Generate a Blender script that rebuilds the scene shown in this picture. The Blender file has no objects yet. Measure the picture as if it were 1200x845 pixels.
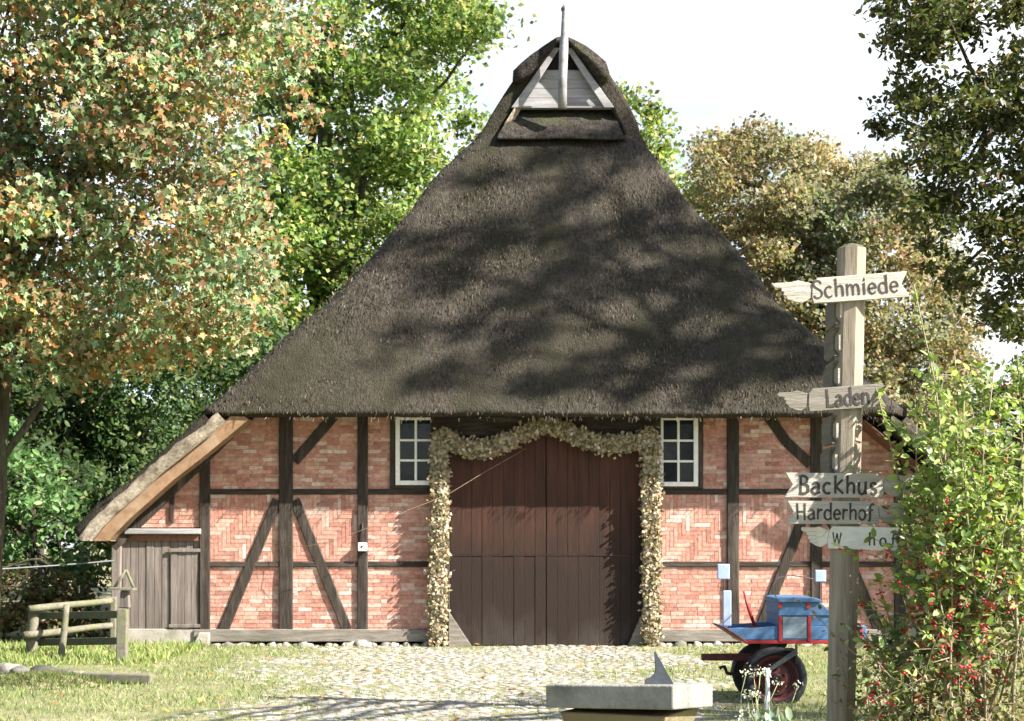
import bpy, bmesh, math, random
import numpy as np
from mathutils import Vector, noise
R = math.radians
rng = np.random.default_rng(7)
random.seed(7)
F = 1820.0; DF = 26.0; EYE = 1.643; HOR = 640.0
C = bpy.context.scene.collection

def P(px, py, d):                     # a measured direction at a real distance from the viewpoint
    return np.array(((px-600)/F*d, d-DF, EYE+(HOR-py)/F*d))
def W(px, py, y=0.0):
    d = DF+y
    return ((px-600)/70.0, y, (755-py)/70.0)

# ------------------------------------------------------------------ materials
def new_mat(name):
    m = bpy.data.materials.new(name); m.use_nodes = True
    nt = m.node_tree; nt.nodes.clear()
    out = nt.nodes.new('ShaderNodeOutputMaterial')
    b = nt.nodes.new('ShaderNodeBsdfPrincipled')
    nt.links.new(b.outputs[0], out.inputs[0])
    return m, nt, b, out

def noise_node(nt, scale, detail=6, rough=.6, stretch=(1,1,1), coord='Object', dist=0.0):
    tc = nt.nodes.new('ShaderNodeTexCoord'); mp = nt.nodes.new('ShaderNodeMapping')
    mp.inputs['Scale'].default_value = stretch
    nt.links.new(tc.outputs[coord], mp.inputs[0])
    n = nt.nodes.new('ShaderNodeTexNoise'); n.inputs['Scale'].default_value = scale
    n.inputs['Detail'].default_value = detail; n.inputs['Roughness'].default_value = rough
    n.inputs['Distortion'].default_value = dist
    nt.links.new(mp.outputs[0], n.inputs['Vector'])
    return n
def ramp(nt, src, stops):
    r = nt.nodes.new('ShaderNodeValToRGB')
    el = r.color_ramp.elements
    while len(el) < len(stops): el.new(.5)
    for e, (p, c) in zip(el, stops):
        e.position = p; e.color = (c[0], c[1], c[2], 1)
    nt.links.new(src, r.inputs[0]); return r
def mixc(nt, a, b, fac, mode='MIX'):
    m = nt.nodes.new('ShaderNodeMix'); m.data_type = 'RGBA'; m.blend_type = mode
    if isinstance(fac, (int, float)): m.inputs[0].default_value = fac
    else: nt.links.new(fac, m.inputs[0])
    for s, i in ((a, 6), (b, 7)):
        if isinstance(s, tuple): m.inputs[i].default_value = (*s, 1)
        else: nt.links.new(s, m.inputs[i])
    return m.outputs[2]

def pmat(name, c1, c2, scale=6, stretch=(1,1,1), rough=.85, bump=.3, bscale=None, bstretch=None, c3=None, s3=1.3, f3=(.45,.7), attr=False, metal=0, spec=.3, bdist=.02):
    m, nt, b, out = new_mat(name)
    n = noise_node(nt, scale, stretch=stretch)
    r = ramp(nt, n.outputs['Fac'], [(.3, c1), (.7, c2)])
    col = r.outputs[0]
    if c3:
        n3 = noise_node(nt, s3, detail=5, stretch=stretch)
        rr = ramp(nt, n3.outputs['Fac'], [(f3[0], (0,0,0)), (f3[1], (1,1,1))])
        col = mixc(nt, col, c3, rr.outputs[0])
    if attr:
        a = nt.nodes.new('ShaderNodeAttribute'); a.attribute_name = 'Col'
        col = mixc(nt, col, a.outputs['Color'], 1.0, 'MULTIPLY')
    nt.links.new(col, b.inputs['Base Color'])
    b.inputs['Roughness'].default_value = rough; b.inputs['Metallic'].default_value = metal
    b.inputs['Specular IOR Level'].default_value = spec
    if bump:
        nb = noise_node(nt, bscale or scale*3, detail=8, stretch=bstretch or stretch)
        bp = nt.nodes.new('ShaderNodeBump'); bp.inputs['Strength'].default_value = bump; bp.inputs['Distance'].default_value = bdist
        nt.links.new(nb.outputs['Fac'], bp.inputs['Height']); nt.links.new(bp.outputs[0], b.inputs['Normal'])
    return m

def attr_mat(name, rough=.6, trans=0.0, spec=.3, nscale=None, bump=0, tint=(1,1,1)):
    m, nt, b, out = new_mat(name)
    a = nt.nodes.new('ShaderNodeAttribute'); a.attribute_name = 'Col'
    col = a.outputs['Color']
    if nscale:
        n = noise_node(nt, nscale, detail=6)
        r = ramp(nt, n.outputs['Fac'], [(.3, (.62,.62,.62)), (.7, (1.2,1.2,1.2))])
        col = mixc(nt, col, r.outputs[0], 1.0, 'MULTIPLY')
        if bump:
            bp = nt.nodes.new('ShaderNodeBump'); bp.inputs['Strength'].default_value = bump; bp.inputs['Distance'].default_value = .02
            nt.links.new(n.outputs['Fac'], bp.inputs['Height']); nt.links.new(bp.outputs[0], b.inputs['Normal'])
    nt.links.new(col, b.inputs['Base Color'])
    b.inputs['Roughness'].default_value = rough; b.inputs['Specular IOR Level'].default_value = spec
    if trans:
        t = nt.nodes.new('ShaderNodeBsdfTranslucent'); 
        tcol = mixc(nt, col, (1.25,1.3,.7), 1.0, 'MULTIPLY')
        nt.links.new(tcol, t.inputs['Color'])
        mx = nt.nodes.new('ShaderNodeMixShader'); mx.inputs[0].default_value = trans
        nt.links.new(b.outputs[0], mx.inputs[1]); nt.links.new(t.outputs[0], mx.inputs[2])
        nt.links.new(mx.outputs[0], out.inputs[0])
    return m

M = {}
M['thatch'] = pmat('thatch', (.024,.021,.018), (.084,.074,.061), 22, (1,.5,.5), .95, 1.0, 40, (1,.45,.5), c3=(.034,.033,.022), s3=1.0, f3=(.42,.66), bdist=.05, spec=.1)
M['ridge_thatch'] = pmat('ridge_thatch', (.018,.016,.015), (.075,.066,.058), 10, (1,1,1), .95, 1.0, 22, c3=(.06,.062,.036), s3=2.2, f3=(.5,.65), bdist=.06, spec=.1)
M['cut_straw'] = pmat('cut_straw', (.15,.13,.105), (.43,.375,.30), 24, (1,1,1), .95, .9, 60, c3=(.10,.08,.06), s3=3.2, f3=(.5,.68), spec=.1)
M['straw_bits'] = attr_mat('straw_bits', .9, 0, .15)
M['timber'] = pmat('timber', (.017,.014,.012), (.058,.046,.038), 9, (3,3,.35), .85, .5, 26, c3=(.13,.105,.085), s3=2.6, f3=(.52,.8))
M['timber_h'] = pmat('timber_h', (.017,.014,.012), (.058,.046,.038), 9, (.35,3,3), .85, .5, 26, c3=(.13,.105,.085), s3=2.6, f3=(.52,.8))
M['sill'] = pmat('sill', (.13,.115,.10), (.27,.245,.215), 7, (.4,3,3), .9, .4, 24, c3=(.10,.10,.075), s3=1.6, f3=(.5,.8))
M['board'] = pmat('board', (.19,.115,.068), (.35,.225,.14), 6, (1,1,1), .8, .3, 20, c3=(.30,.24,.18), s3=2, f3=(.5,.75))
M['mortar'] = pmat('mortar', (.42,.33,.28), (.58,.47,.41), 14, bump=.4, bscale=60, rough=.95)
M['brick'] = attr_mat('brick', .9, 0, .2, nscale=18, bump=.35)
M['door_old'] = pmat('door', (.05,.018,.011), (.105,.036,.023), 5, (4,4,.25), .62, .35, 22, c3=(.018,.013,.012), s3=.75, f3=(.42,.66), spec=.25)
M['door_low_old'] = pmat('door_low', (.013,.010,.009), (.034,.023,.019), 5, (4,4,.25), .65, .35, 22, c3=(.16,.14,.125), s3=1.6, f3=(.66,.82), spec=.25)
m, nt, b, _ = new_mat('gate_wood')
_n = noise_node(nt, 5, stretch=(4,4,.25)); _c = ramp(nt, _n.outputs['Fac'], [(.3, (.042,.019,.013)), (.7, (.080,.034,.024))]).outputs[0]
_g = noise_node(nt, 3.2, stretch=(1.6,1,.16)); _c = mixc(nt, _c, ramp(nt, _g.outputs['Fac'], [(.3, (.7,.68,.68)), (.7, (1.25,1.2,1.15))]).outputs[0], 1.0, 'MULTIPLY')
_tc = nt.nodes.new('ShaderNodeTexCoord'); _sp = nt.nodes.new('ShaderNodeSeparateXYZ'); nt.links.new(_tc.outputs['Object'], _sp.inputs[0])
_w = noise_node(nt, 1.4, 6, .65, stretch=(1.3,1,.45)); _a = nt.nodes.new('ShaderNodeMath'); _a.operation = 'MULTIPLY_ADD'; _a.inputs[1].default_value = 2.6
nt.links.new(_w.outputs['Fac'], _a.inputs[0]); nt.links.new(_sp.outputs['Z'], _a.inputs[2])
# tar-black weathering stain of the lower gate, and the pale worn foot
_r = ramp(nt, _a.outputs[0], [(0, (1,1,1)), (1, (0,0,0))]); _mr = nt.nodes.new('ShaderNodeMapRange'); _mr.inputs[1].default_value = 2.5; _mr.inputs[2].default_value = 3.9
nt.links.new(_a.outputs[0], _mr.inputs[0]); nt.links.new(_mr.outputs[0], _r.inputs[0])
_c = mixc(nt, _c, (.022,.014,.011), _r.outputs[0])
_m2 = nt.nodes.new('ShaderNodeMapRange'); _m2.inputs[1].default_value = 1.05; _m2.inputs[2].default_value = 1.75; _m2.inputs[3].default_value = .28; _m2.inputs[4].default_value = 0
nt.links.new(_a.outputs[0], _m2.inputs[0]); _c = mixc(nt, _c, (.12,.105,.095), _m2.outputs[0])
nt.links.new(_c, b.inputs['Base Color']); b.inputs['Roughness'].default_value = .68; b.inputs['Specular IOR Level'].default_value = .22
_b = noise_node(nt, 22, 8, stretch=(4,4,.25)); _bp = nt.nodes.new('ShaderNodeBump'); _bp.inputs['Strength'].default_value = .35; _bp.inputs['Distance'].default_value = .02
nt.links.new(_b.outputs['Fac'], _bp.inputs['Height']); nt.links.new(_bp.outputs[0], b.inputs['Normal'])
M['door'] = m; M['door_low'] = m
M['grey_plank'] = pmat('grey_plank', (.12,.10,.092), (.25,.215,.195), 6, (5,5,.3), .9, .4, 24, c3=(.075,.06,.055), s3=1.1, f3=(.45,.7))
M['pale_board'] = pmat('pale_board', (.25,.25,.265), (.40,.395,.41), 6, (.4,2,3), .85, .2, 24, c3=(.20,.19,.195), s3=1.6)
M['white'] = pmat('white', (.70,.71,.70), (.82,.82,.80), 14, bump=.1, rough=.5, c3=(.55,.53,.44), s3=5, f3=(.6,.8))
M['black'] = pmat('black', (.010,.009,.008), (.022,.019,.017), 6, bump=.2, rough=.9)
M['concrete'] = pmat('concrete', (.27,.25,.22), (.42,.39,.35), 5, bump=.4, bscale=30, c3=(.16,.17,.10), s3=2, f3=(.52,.72))
M['soffit_red_shaded'] = pmat('soffit_red_shaded', (.10,.045,.03), (.17,.08,.055), 6, bump=.2)  # dark red soffit wood, with the right side's shade put into the colour
M['slab'] = pmat('slab', (.17,.17,.155), (.29,.285,.26), 9, bump=.6, bscale=45, c3=(.10,.105,.085), s3=4, f3=(.5,.75))
M['pedestal'] = pmat('pedestal', (.16,.12,.075), (.30,.235,.15), 6, bump=.5, bscale=40, c3=(.13,.14,.06), s3=3)
M['slate_metal'] = pmat('slate_metal', (.035,.042,.052), (.065,.075,.09), 12, bump=.1, rough=.45, metal=.4)
M['sign_shaded'] = pmat('sign_shaded', (.17,.155,.13), (.27,.25,.215), 9, (.35,3,4), .85, .35, 34, c3=(.13,.12,.10), s3=3.5, f3=(.5,.8))  # darker copy of the sign wood, one board's shade put into the colour
M['post_wood'] = pmat('post_wood', (.20,.165,.13), (.37,.315,.25), 10, (4,4,.3), .9, .22, 40, c3=(.14,.13,.08), s3=2.4, f3=(.5,.75))
M['sign_grey_shaded'] = pmat('sign_grey_shaded', (.085,.075,.06), (.15,.135,.11), 9, (3,.35,4), .9, .4, 34)  # dark grey sign wood; shade of the left faces put into the colour
M['sign_wood'] = pmat('sign_wood', (.34,.315,.28), (.50,.47,.42), 9, (.35,3,4), .85, .35, 34, c3=(.25,.23,.195), s3=3.5, f3=(.55,.8))
M['sign_white_sunlit'] = pmat('sign_white_sunlit', (.62,.60,.54), (.76,.74,.68), 9, (.35,3,4), .85, .3, 34)  # whiter sign wood: bleaching plus strong sunlight put into the colour
M['letter'] = pmat('letter', (.035,.030,.028), (.075,.065,.06), 20, bump=0, rough=.8)
M['carve'] = pmat('carve', (.22,.19,.16), (.30,.27,.23), 20, bump=0, rough=.9)
M['fence'] = pmat('fence', (.10,.092,.07), (.21,.195,.155), 8, (2,2,2), .9, .5, 30, c3=(.14,.15,.075), s3=3, f3=(.45,.7))
M['fence_dark'] = pmat('fence_dark', (.06,.06,.04), (.13,.13,.09), 8, (.5,3,3), .9, .5, 30, c3=(.08,.10,.045), s3=3)
M['blue'] = pmat('blue', (.045,.12,.25), (.07,.165,.32), 8, bump=.15, rough=.55, c3=(.14,.18,.24), s3=6, f3=(.52,.8), spec=.4)
M['pale_blue'] = pmat('pale_blue', (.25,.33,.50), (.36,.44,.60), 8, bump=.05, rough=.4, spec=.4)
M['red'] = pmat('red', (.26,.016,.02), (.36,.03,.03), 10, bump=.1, rough=.45, spec=.4)
M['maroon'] = pmat('maroon', (.075,.02,.022), (.14,.035,.035), 12, bump=.2, rough=.6)
M['tyre'] = pmat('tyre', (.012,.013,.015), (.028,.03,.034), 14, bump=.3, bscale=60, rough=.8)
M['iron'] = pmat('iron', (.02,.017,.016), (.055,.035,.03), 20, bump=.3, rough=.7)
M['fender'] = pmat('fender', (.03,.04,.045), (.06,.075,.08), 10, bump=.2, rough=.6)
M['stone'] = attr_mat('stone', .9, 0, .2, nscale=14, bump=.5)
M['cobble'] = attr_mat('cobble', .9, 0, .15, nscale=9, bump=.4)
M['grass'] = attr_mat('grass', .7, .35, .2)
M['leaf'] = attr_mat('leaf', .5, .40, .35)
M['leaf_far'] = attr_mat('leaf_far', .6, .44, .25)
M['berry'] = pmat('berry', (.50,.012,.03), (.62,.03,.05), 30, bump=0, rough=.35, spec=.5)
M['bark'] = pmat('bark', (.035,.03,.024), (.10,.085,.065), 6, (3,3,.6), .95, .8, 16, c3=(.07,.08,.04), s3=1.5, bdist=.05)
M['twig'] = pmat('twig', (.17,.14,.09), (.30,.26,.17), 12, bump=.2, rough=.85)
M['shoot'] = pmat('shoot', (.24,.26,.12), (.36,.38,.2), 12, bump=0, rough=.7)
M['hops'] = attr_mat('hops', .9, .15, .15)
M['rope'] = pmat('rope', (.22,.16,.11), (.32,.25,.18), 30, bump=.2)
M['wire'] = pmat('wire', (.05,.03,.03), (.09,.05,.05), 30, bump=0, rough=.5)
M['pale_metal'] = pmat('pale_metal', (.52,.55,.58), (.68,.70,.72), 16, bump=.05, rough=.35, metal=.3)
M['wire_grey'] = pmat('wire_grey', (.09,.10,.11), (.15,.16,.17), 16, bump=0, rough=.5)
M['faded_blue'] = pmat('faded_blue', (.13,.18,.24), (.20,.25,.30), 10, (1,1,4), .7, .1)
M['rust'] = pmat('rust', (.13,.06,.04), (.22,.11,.075), 14, bump=.2)
m, nt, b, _ = new_mat('glass')
b.inputs['Base Color'].default_value = (.012,.016,.022,1); b.inputs['Roughness'].default_value = .08; b.inputs['Specular IOR Level'].default_value = .35
nb = noise_node(nt, 2.5, 2); bp = nt.nodes.new('ShaderNodeBump'); bp.inputs['Strength'].default_value = .12; bp.inputs['Distance'].default_value = .05
nt.links.new(nb.outputs['Fac'], bp.inputs['Height']); nt.links.new(bp.outputs[0], b.inputs['Normal'])
M['glass'] = m

# ------------------------------------------------------------------ object helpers
def tag(o, label=None, cat=None, group=None, kind=None):
    if label: o['label'] = label
    if cat: o['category'] = cat
    if group: o['group'] = group
    if kind: o['kind'] = kind
    return o
def thing(name, label, cat, loc=(0,0,0), group=None):
    o = bpy.data.objects.new(name, None); o.empty_display_size = .2
    C.objects.link(o); o.location = loc
    return tag(o, label, cat, group)

def wloc(o):
    v = Vector((0,0,0))
    while o is not None:
        v = v + o.location; o = o.parent
    return v

class MB:
    def __init__(s): s.v = []; s.f = []; s.c = []; s.cur = (1,1,1)
    def add(s, vs, fs):
        n = len(s.v); s.v += [tuple(map(float, x)) for x in vs]; s.f += [tuple(i+n for i in f) for f in fs]
        s.c += [s.cur]*len(vs); return s
    def hexa(s, a, b):                # a, b: two 4-loops
        return s.add(list(a)+list(b), [(3,2,1,0),(4,5,6,7),(0,1,5,4),(1,2,6,5),(2,3,7,6),(3,0,4,7)])
    def box(s, lo, hi):
        (x0,y0,z0),(x1,y1,z1) = lo, hi
        return s.hexa([(x0,y0,z0),(x1,y0,z0),(x1,y1,z0),(x0,y1,z0)], [(x0,y0,z1),(x1,y0,z1),(x1,y1,z1),(x0,y1,z1)])
    def prism(s, poly, y0, y1, cap=True):        # polygon of (x, z) extruded along y
        n = len(poly)
        a = [(x, y0, z) for x, z in poly]; b2 = [(x, y1, z) for x, z in poly]
        fs = [(i, (i+1) % n, n+(i+1) % n, n+i) for i in range(n)]
        if cap: fs += [tuple(range(n-1, -1, -1)), tuple(range(n, 2*n))]
        return s.add(a+b2, fs)
    def prism_frame(s, poly, origin, ux, uz, un, t0, t1):   # polygon in a local frame, extruded along un
        o = np.array(origin, float); ux = np.array(ux, float); uz = np.array(uz, float); un = np.array(un, float)
        n = len(poly)
        a = [o+ux*x+uz*z+un*t0 for x, z in poly]; b2 = [o+ux*x+uz*z+un*t1 for x, z in poly]
        fs = [(i, (i+1) % n, n+(i+1) % n, n+i) for i in range(n)]
        fs += [tuple(range(n-1, -1, -1)), tuple(range(n, 2*n))]
        return s.add(a+b2, fs)
    def tube(s, pts, rad, n=8, cap=True):
        pts = [np.array(p, float) for p in pts]
        if not hasattr(rad, '__len__'): rad = [rad]*len(pts)
        base = len(s.v); up = np.array((.13,.21,.97))
        prev = None
        vs = []
        for i, p in enumerate(pts):
            t = pts[min(i+1, len(pts)-1)]-pts[max(i-1, 0)]
            t = t/(np.linalg.norm(t)+1e-9)
            if prev is None:
                a = np.cross(t, up)
                if np.linalg.norm(a) < .1: a = np.cross(t, (1,0,0))
            else: a = prev-t*np.dot(prev, t)
            a /= np.linalg.norm(a)+1e-9; prev = a; b2 = np.cross(t, a)
            for k in range(n):
                an = 2*math.pi*k/n
                vs.append(p+(a*math.cos(an)+b2*math.sin(an))*rad[i])
        fs = []
        for i in range(len(pts)-1):
            for k in range(n):
                k2 = (k+1) % n
                fs.append((i*n+k, i*n+k2, (i+1)*n+k2, (i+1)*n+k))
        if cap:
            fs.append(tuple(range(n-1, -1, -1))); fs.append(tuple((len(pts)-1)*n+k for k in range(n)))
        return s.add(vs, fs)
    def grid(s, rows):                 # list of rows of points
        nr, nc = len(rows), len(rows[0])
        vs = [p for r in rows for p in r]
        fs = [(i*nc+j, i*nc+j+1, (i+1)*nc+j+1, (i+1)*nc+j) for i in range(nr-1) for j in range(nc-1)]
        return s.add(vs, fs)
    def beam(s, p0, p1, w, y0, y1, wob=.05, seg=None):   # irregular hewn timber in the facade plane
        a = np.array(p0, float); b2 = np.array(p1, float); L = np.linalg.norm(b2-a)
        t = (b2-a)/L; nrm = np.array((-t[1], t[0])); seg = seg or max(2, int(L/.35))
        rows = []
        for i in range(seg+1):
            c = a+(b2-a)*i/seg
            wl = w/2*(1+random.uniform(-wob, wob)); wr = w/2*(1+random.uniform(-wob, wob))
            q0 = c-nrm*wl; q1 = c+nrm*wr; dy = random.uniform(-.006, .006)
            e = .012
            rows.append([(q0[0], y1, q0[1]), (q0[0], y0+e+dy, q0[1]), (q0[0]+nrm[0]*e, y0+dy, q0[1]+nrm[1]*e), (q1[0]-nrm[0]*e, y0+dy, q1[1]-nrm[1]*e), (q1[0], y0+e+dy, q1[1]), (q1[0], y1, q1[1])])
        s.grid(rows); n = len(s.v); k = 6
        s.f.append(tuple(range(n-k, n))); s.f.append(tuple(range(n-(seg+1)*k+k-1, n-(seg+1)*k-1, -1)))
        return s
    def blob(s, c, r, nz=0.15, seg=(8, 6), sq=(1,1,1)):
        c = np.array(c, float); nu, nv = seg; vs = []; off = random.random()*100
        vs.append(c+np.array((0,0,r*sq[2])))
        for j in range(1, nv):
            th = math.pi*j/nv
            for i in range(nu):
                ph = 2*math.pi*i/nu
                d = np.array((math.sin(th)*math.cos(ph), math.sin(th)*math.sin(ph), math.cos(th)))
                k = r*(1+nz*noise.noise(Vector(d*1.7+off)))
                vs.append(c+d*k*np.array(sq))
        vs.append(c-np.array((0,0,r*sq[2])))
        fs = []
        for i in range(nu):
            fs.append((0, 1+i, 1+(i+1) % nu)); 
            L = len(vs)-1; b0 = 1+(nv-2)*nu
            fs.append((L, b0+(i+1) % nu, b0+i))
        for j in range(nv-2):
            for i in range(nu):
                a = 1+j*nu+i; b2 = 1+j*nu+(i+1) % nu
                fs.append((a, a+nu, b2+nu, b2))
        return s.add(vs, fs)
    def build(s, name, mat, parent=None, smooth=False, bevel=0, label=None):
        off = wloc(parent) if parent is not None else Vector((0,0,0))
        o = Vector(off)
        me = bpy.data.meshes.new(name)
        me.from_pydata([(x-o.x, y-o.y, z-o.z) for x, y, z in s.v], [], s.f)
        me.materials.append(M[mat] if isinstance(mat, str) else mat)
        if any(c != (1,1,1) for c in s.c):
            at = me.color_attributes.new('Col', 'FLOAT_COLOR', 'POINT')
            at.data.foreach_set('color', np.array([(c[0], c[1], c[2], 1) for c in s.c], np.float32).ravel())
        bm = bmesh.new(); bm.from_mesh(me); bmesh.ops.recalc_face_normals(bm, faces=bm.faces); bm.to_mesh(me); bm.free()
        if smooth: me.polygons.foreach_set('use_smooth', [True]*len(me.polygons))
        ob = bpy.data.objects.new(name, me); C.objects.link(ob)
        if parent is not None: ob.parent = parent
        if bevel:
            bv = ob.modifiers.new('bevel', 'BEVEL'); bv.width = bevel; bv.segments = 2; bv.limit_method = 'ANGLE'
        if label: ob['label'] = label
        return ob

def raw_mesh(name, V, faces_k, cols, mat, parent=None, smooth=False):
    """V (N,3); faces_k: list of int arrays (nf,k); cols (N,3)."""
    off = np.array(wloc(parent)) if parent is not None else np.zeros(3)
    V = V-off
    me = bpy.data.meshes.new(name)
    nl = sum(f.size for f in faces_k); nf = sum(len(f) for f in faces_k)
    me.vertices.add(len(V)); me.vertices.foreach_set('co', V.astype(np.float32).ravel())
    me.loops.add(nl); me.polygons.add(nf)
    me.loops.foreach_set('vertex_index', np.concatenate([f.ravel() for f in faces_k]).astype(np.int32))
    tot = np.concatenate([np.full(len(f), f.shape[1]) for f in faces_k]).astype(np.int32)
    st = np.concatenate([[0], np.cumsum(tot)[:-1]]).astype(np.int32)
    me.polygons.foreach_set('loop_start', st)
    try: me.polygons.foreach_set('loop_total', tot)
    except Exception: pass
    me.update(calc_edges=True); me.validate()
    at = me.color_attributes.new('Col', 'FLOAT_COLOR', 'POINT')
    at.data.foreach_set('color', np.concatenate([cols, np.ones((len(cols), 1))], 1).astype(np.float32).ravel())
    me.materials.append(M[mat])
    if smooth: me.polygons.foreach_set('use_smooth', [True]*len(me.polygons))
    o = bpy.data.objects.new(name, me); C.objects.link(o)
    if parent is not None: o.parent = parent
    return o

def unit(a): return a/(np.linalg.norm(a, axis=-1, keepdims=True)+1e-9)
# leaf templates: length along +x from the stalk, folded a little along the midrib
LT = {
 'oval': (np.array([(0,0,0),(.3,.24,.06),(.7,.22,.06),(1,0,-.05),(.7,-.22,.06),(.3,-.24,.06)], float)-np.array((.0,0,0)), [np.array([(0,3,2,1),(0,5,4,3)])]),
 'diamond': (np.array([(0,0,0),(.5,.36,.1),(1,0,0),(.5,-.36,.1)], float), [np.array([(0,2,1),(0,3,2)])]),
 'maple': (np.array([(0,0,0),(-.02,.24,-.03),(.22,.20,.03),(.36,.54,-.06),(.52,.22,.02),(1.0,0,-.08),(.52,-.22,.02),(.36,-.54,-.06),(.22,-.20,.03),(-.02,-.24,-.03)], float), [np.array([(0,5,4,3,2,1),(0,9,8,7,6,5)])]),
 'blade': (np.array([(0,.05,0),(0,-.05,0),(.55,-.035,.06),(.55,.035,.06),(1,0,.22)], float), [np.array([(0,1,2,3)]), np.array([(3,2,4)])]),
}
def scatter(name, mat, parent, pos, size, cols, kind='oval', nbias=(0,0,.6), tan=None, tjit=1.0, smooth=False):
    N = len(pos); T, fk = LT[kind]; K = len(T)
    n = unit(rng.normal(size=(N,3))*.75+np.array(nbias))
    t = rng.normal(size=(N,3))*tjit
    if tan is not None: t = t+np.array(tan)
    t = t-n*np.sum(t*n, 1, keepdims=True); t = unit(t); bt = np.cross(n, t)
    sz = np.asarray(size).reshape(-1,1,1)
    V = pos[:,None,:]+sz*(T[None,:,0:1]*t[:,None,:]+T[None,:,1:2]*bt[:,None,:]+T[None,:,2:3]*n[:,None,:])
    faces = [(f[None]+np.arange(N)[:,None,None]*K).reshape(-1, f.shape[1]) for f in fk]
    c = np.repeat(cols, K, axis=0)
    return raw_mesh(name, V.reshape(-1,3), faces, c, mat, parent, smooth)

def pick_cols(N, palette, weights, jit=.18):
    pal = np.array(palette, float); w = np.array(weights, float); w /= w.sum()
    c = pal[rng.choice(len(pal), N, p=w)]
    return np.clip(c*(1+rng.normal(size=(N,1))*jit)*(1+rng.normal(size=(N,3))*.06), .004, 1)

def in_poly(x, y, poly):
    ins = np.zeros(len(x), bool); n = len(poly)
    for i in range(n):
        x0, y0 = poly[i]; x1, y1 = poly[(i+1) % n]
        cnd = ((y0 > y) != (y1 > y)) & (x < (x1-x0)*(y-y0)/(y1-y0+1e-12)+x0)
        ins ^= cnd
    return ins
def clump_centres(poly, n, d0, d1, holes=()):
    xs = [p[0] for p in poly]; ys = [p[1] for p in poly]; out = []
    while len(out) < n:
        x = rng.uniform(min(xs), max(xs), 400); y = rng.uniform(min(ys), max(ys), 400); d = rng.uniform(d0, d1, 400)
        ok = in_poly(x, y, poly)
        for hx, hy, hr in holes: ok &= (x-hx)**2+(y-hy)**2 > hr*hr
        out += [P(a, b2, c) for a, b2, c in zip(x[ok], y[ok], d[ok])]
    return np.array(out[:n])
def clump_leaves(cen, rad, per, flat=.75, power=.42):
    """leaf positions and clump index"""
    n = len(cen); rad = np.asarray(rad); per = np.broadcast_to(np.asarray(per), (n,))
    sub = 16                                            # leaves sit in sprays within a clump
    si = np.repeat(np.arange(n), np.maximum(1, per//sub))
    d = unit(rng.normal(size=(len(si), 3))); r = rng.uniform(0, 1, (len(si), 1))**power
    sc = cen[si]+d*r*rad[si][:,None]*np.array((1,1,flat))
    k = np.repeat(np.arange(len(si)), sub); sd2 = .27*rad[si][k][:,None]
    return sc[k]+rng.normal(size=(len(k), 3))*sd2*np.array((1,1,.5)), si[k]

def curve_pts(a, b2, n=6, sag=0.0, wob=.1):
    a = np.array(a, float); b2 = np.array(b2, float); out = []
    w0, w1 = rng.normal(size=(2,3))*wob*np.linalg.norm(b2-a)*.32
    tq = np.linspace(0, 1, n+1)[:,None]; w = w0*np.cos(tq*3.2)+w1*np.sin(tq*4.6)+rng.normal(size=(n+1,3))*wob*np.linalg.norm(b2-a)*.02
    for i in range(n+1):
        t = i/n; out.append(a+(b2-a)*t+w[i]*math.sin(math.pi*t)+np.array((0,0,sag))*math.sin(math.pi*t))
    return out

def limbs(name, parent, trunk_pts, trunk_r, targets, mat='bark', r0=.12, r1=.02, tname='trunk', frac=(.35, .95)):
    mb = MB(); mb.tube(trunk_pts, trunk_r, 10); mb.build(tname, mat, parent, smooth=True)
    mb = MB(); tp = np.array(trunk_pts)
    for t in targets:
        # leave the trunk below the target
        k = len(tp)-1; f = random.uniform(*frac); i = min(int(f*k), k-1); q = tp[i]+(tp[i+1]-tp[i])*(f*k-i)
        mb.tube(curve_pts(q, t, 7, sag=.12*np.linalg.norm(t-q), wob=.22), np.linspace(r0, r1, 8), 6)
    mb.build('limb', mat, parent, smooth=True)

# ------------------------------------------------------------------ ground
def gz(x, y): return 0.0
mb = MB()
xs = np.concatenate([[-400,-120,-50,-25], np.linspace(-14,14,80), [25,50,120,400]])
ys = np.concatenate([[-60,-40], np.linspace(-27,10,110), [25,60,150,500]])
rows = []
for y in ys:
    r = []
    for x in xs:
        z = .035*noise.noise(Vector((x*.6, y*.6, 0)))-.02 if (-14 < x < 14 and -27 < y < 10) else -.03
        if -.5 < y < 24 and -7.2 < x < 8.2: z = -.03
        r.append((x, y, z))
    rows.append(r)
mb.grid(rows)
m, nt, b, _ = new_mat('earth')
n1 = noise_node(nt, 1.1, 8, .65); n2 = noise_node(nt, 16, 6, .7)
c1 = ramp(nt, n1.outputs['Fac'], [(.35, (.13,.145,.06)), (.5, (.20,.195,.10)), (.68, (.30,.265,.18))])
c2 = ramp(nt, n2.outputs['Fac'], [(.3, (.55,.55,.5)), (.7, (1.25,1.25,1.2))])
nt.links.new(mixc(nt, c1.outputs[0], c2.outputs[0], 1.0, 'MULTIPLY'), b.inputs['Base Color'])
b.inputs['Roughness'].default_value = .95
bp = nt.nodes.new('ShaderNodeBump'); bp.inputs['Strength'].default_value = .8; bp.inputs['Distance'].default_value = .04
nt.links.new(n2.outputs['Fac'], bp.inputs['Height']); nt.links.new(bp.outputs[0], b.inputs['Normal'])
M['earth'] = m
g = mb.build('ground', 'earth', None, smooth=True); tag(g, kind='structure')

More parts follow.
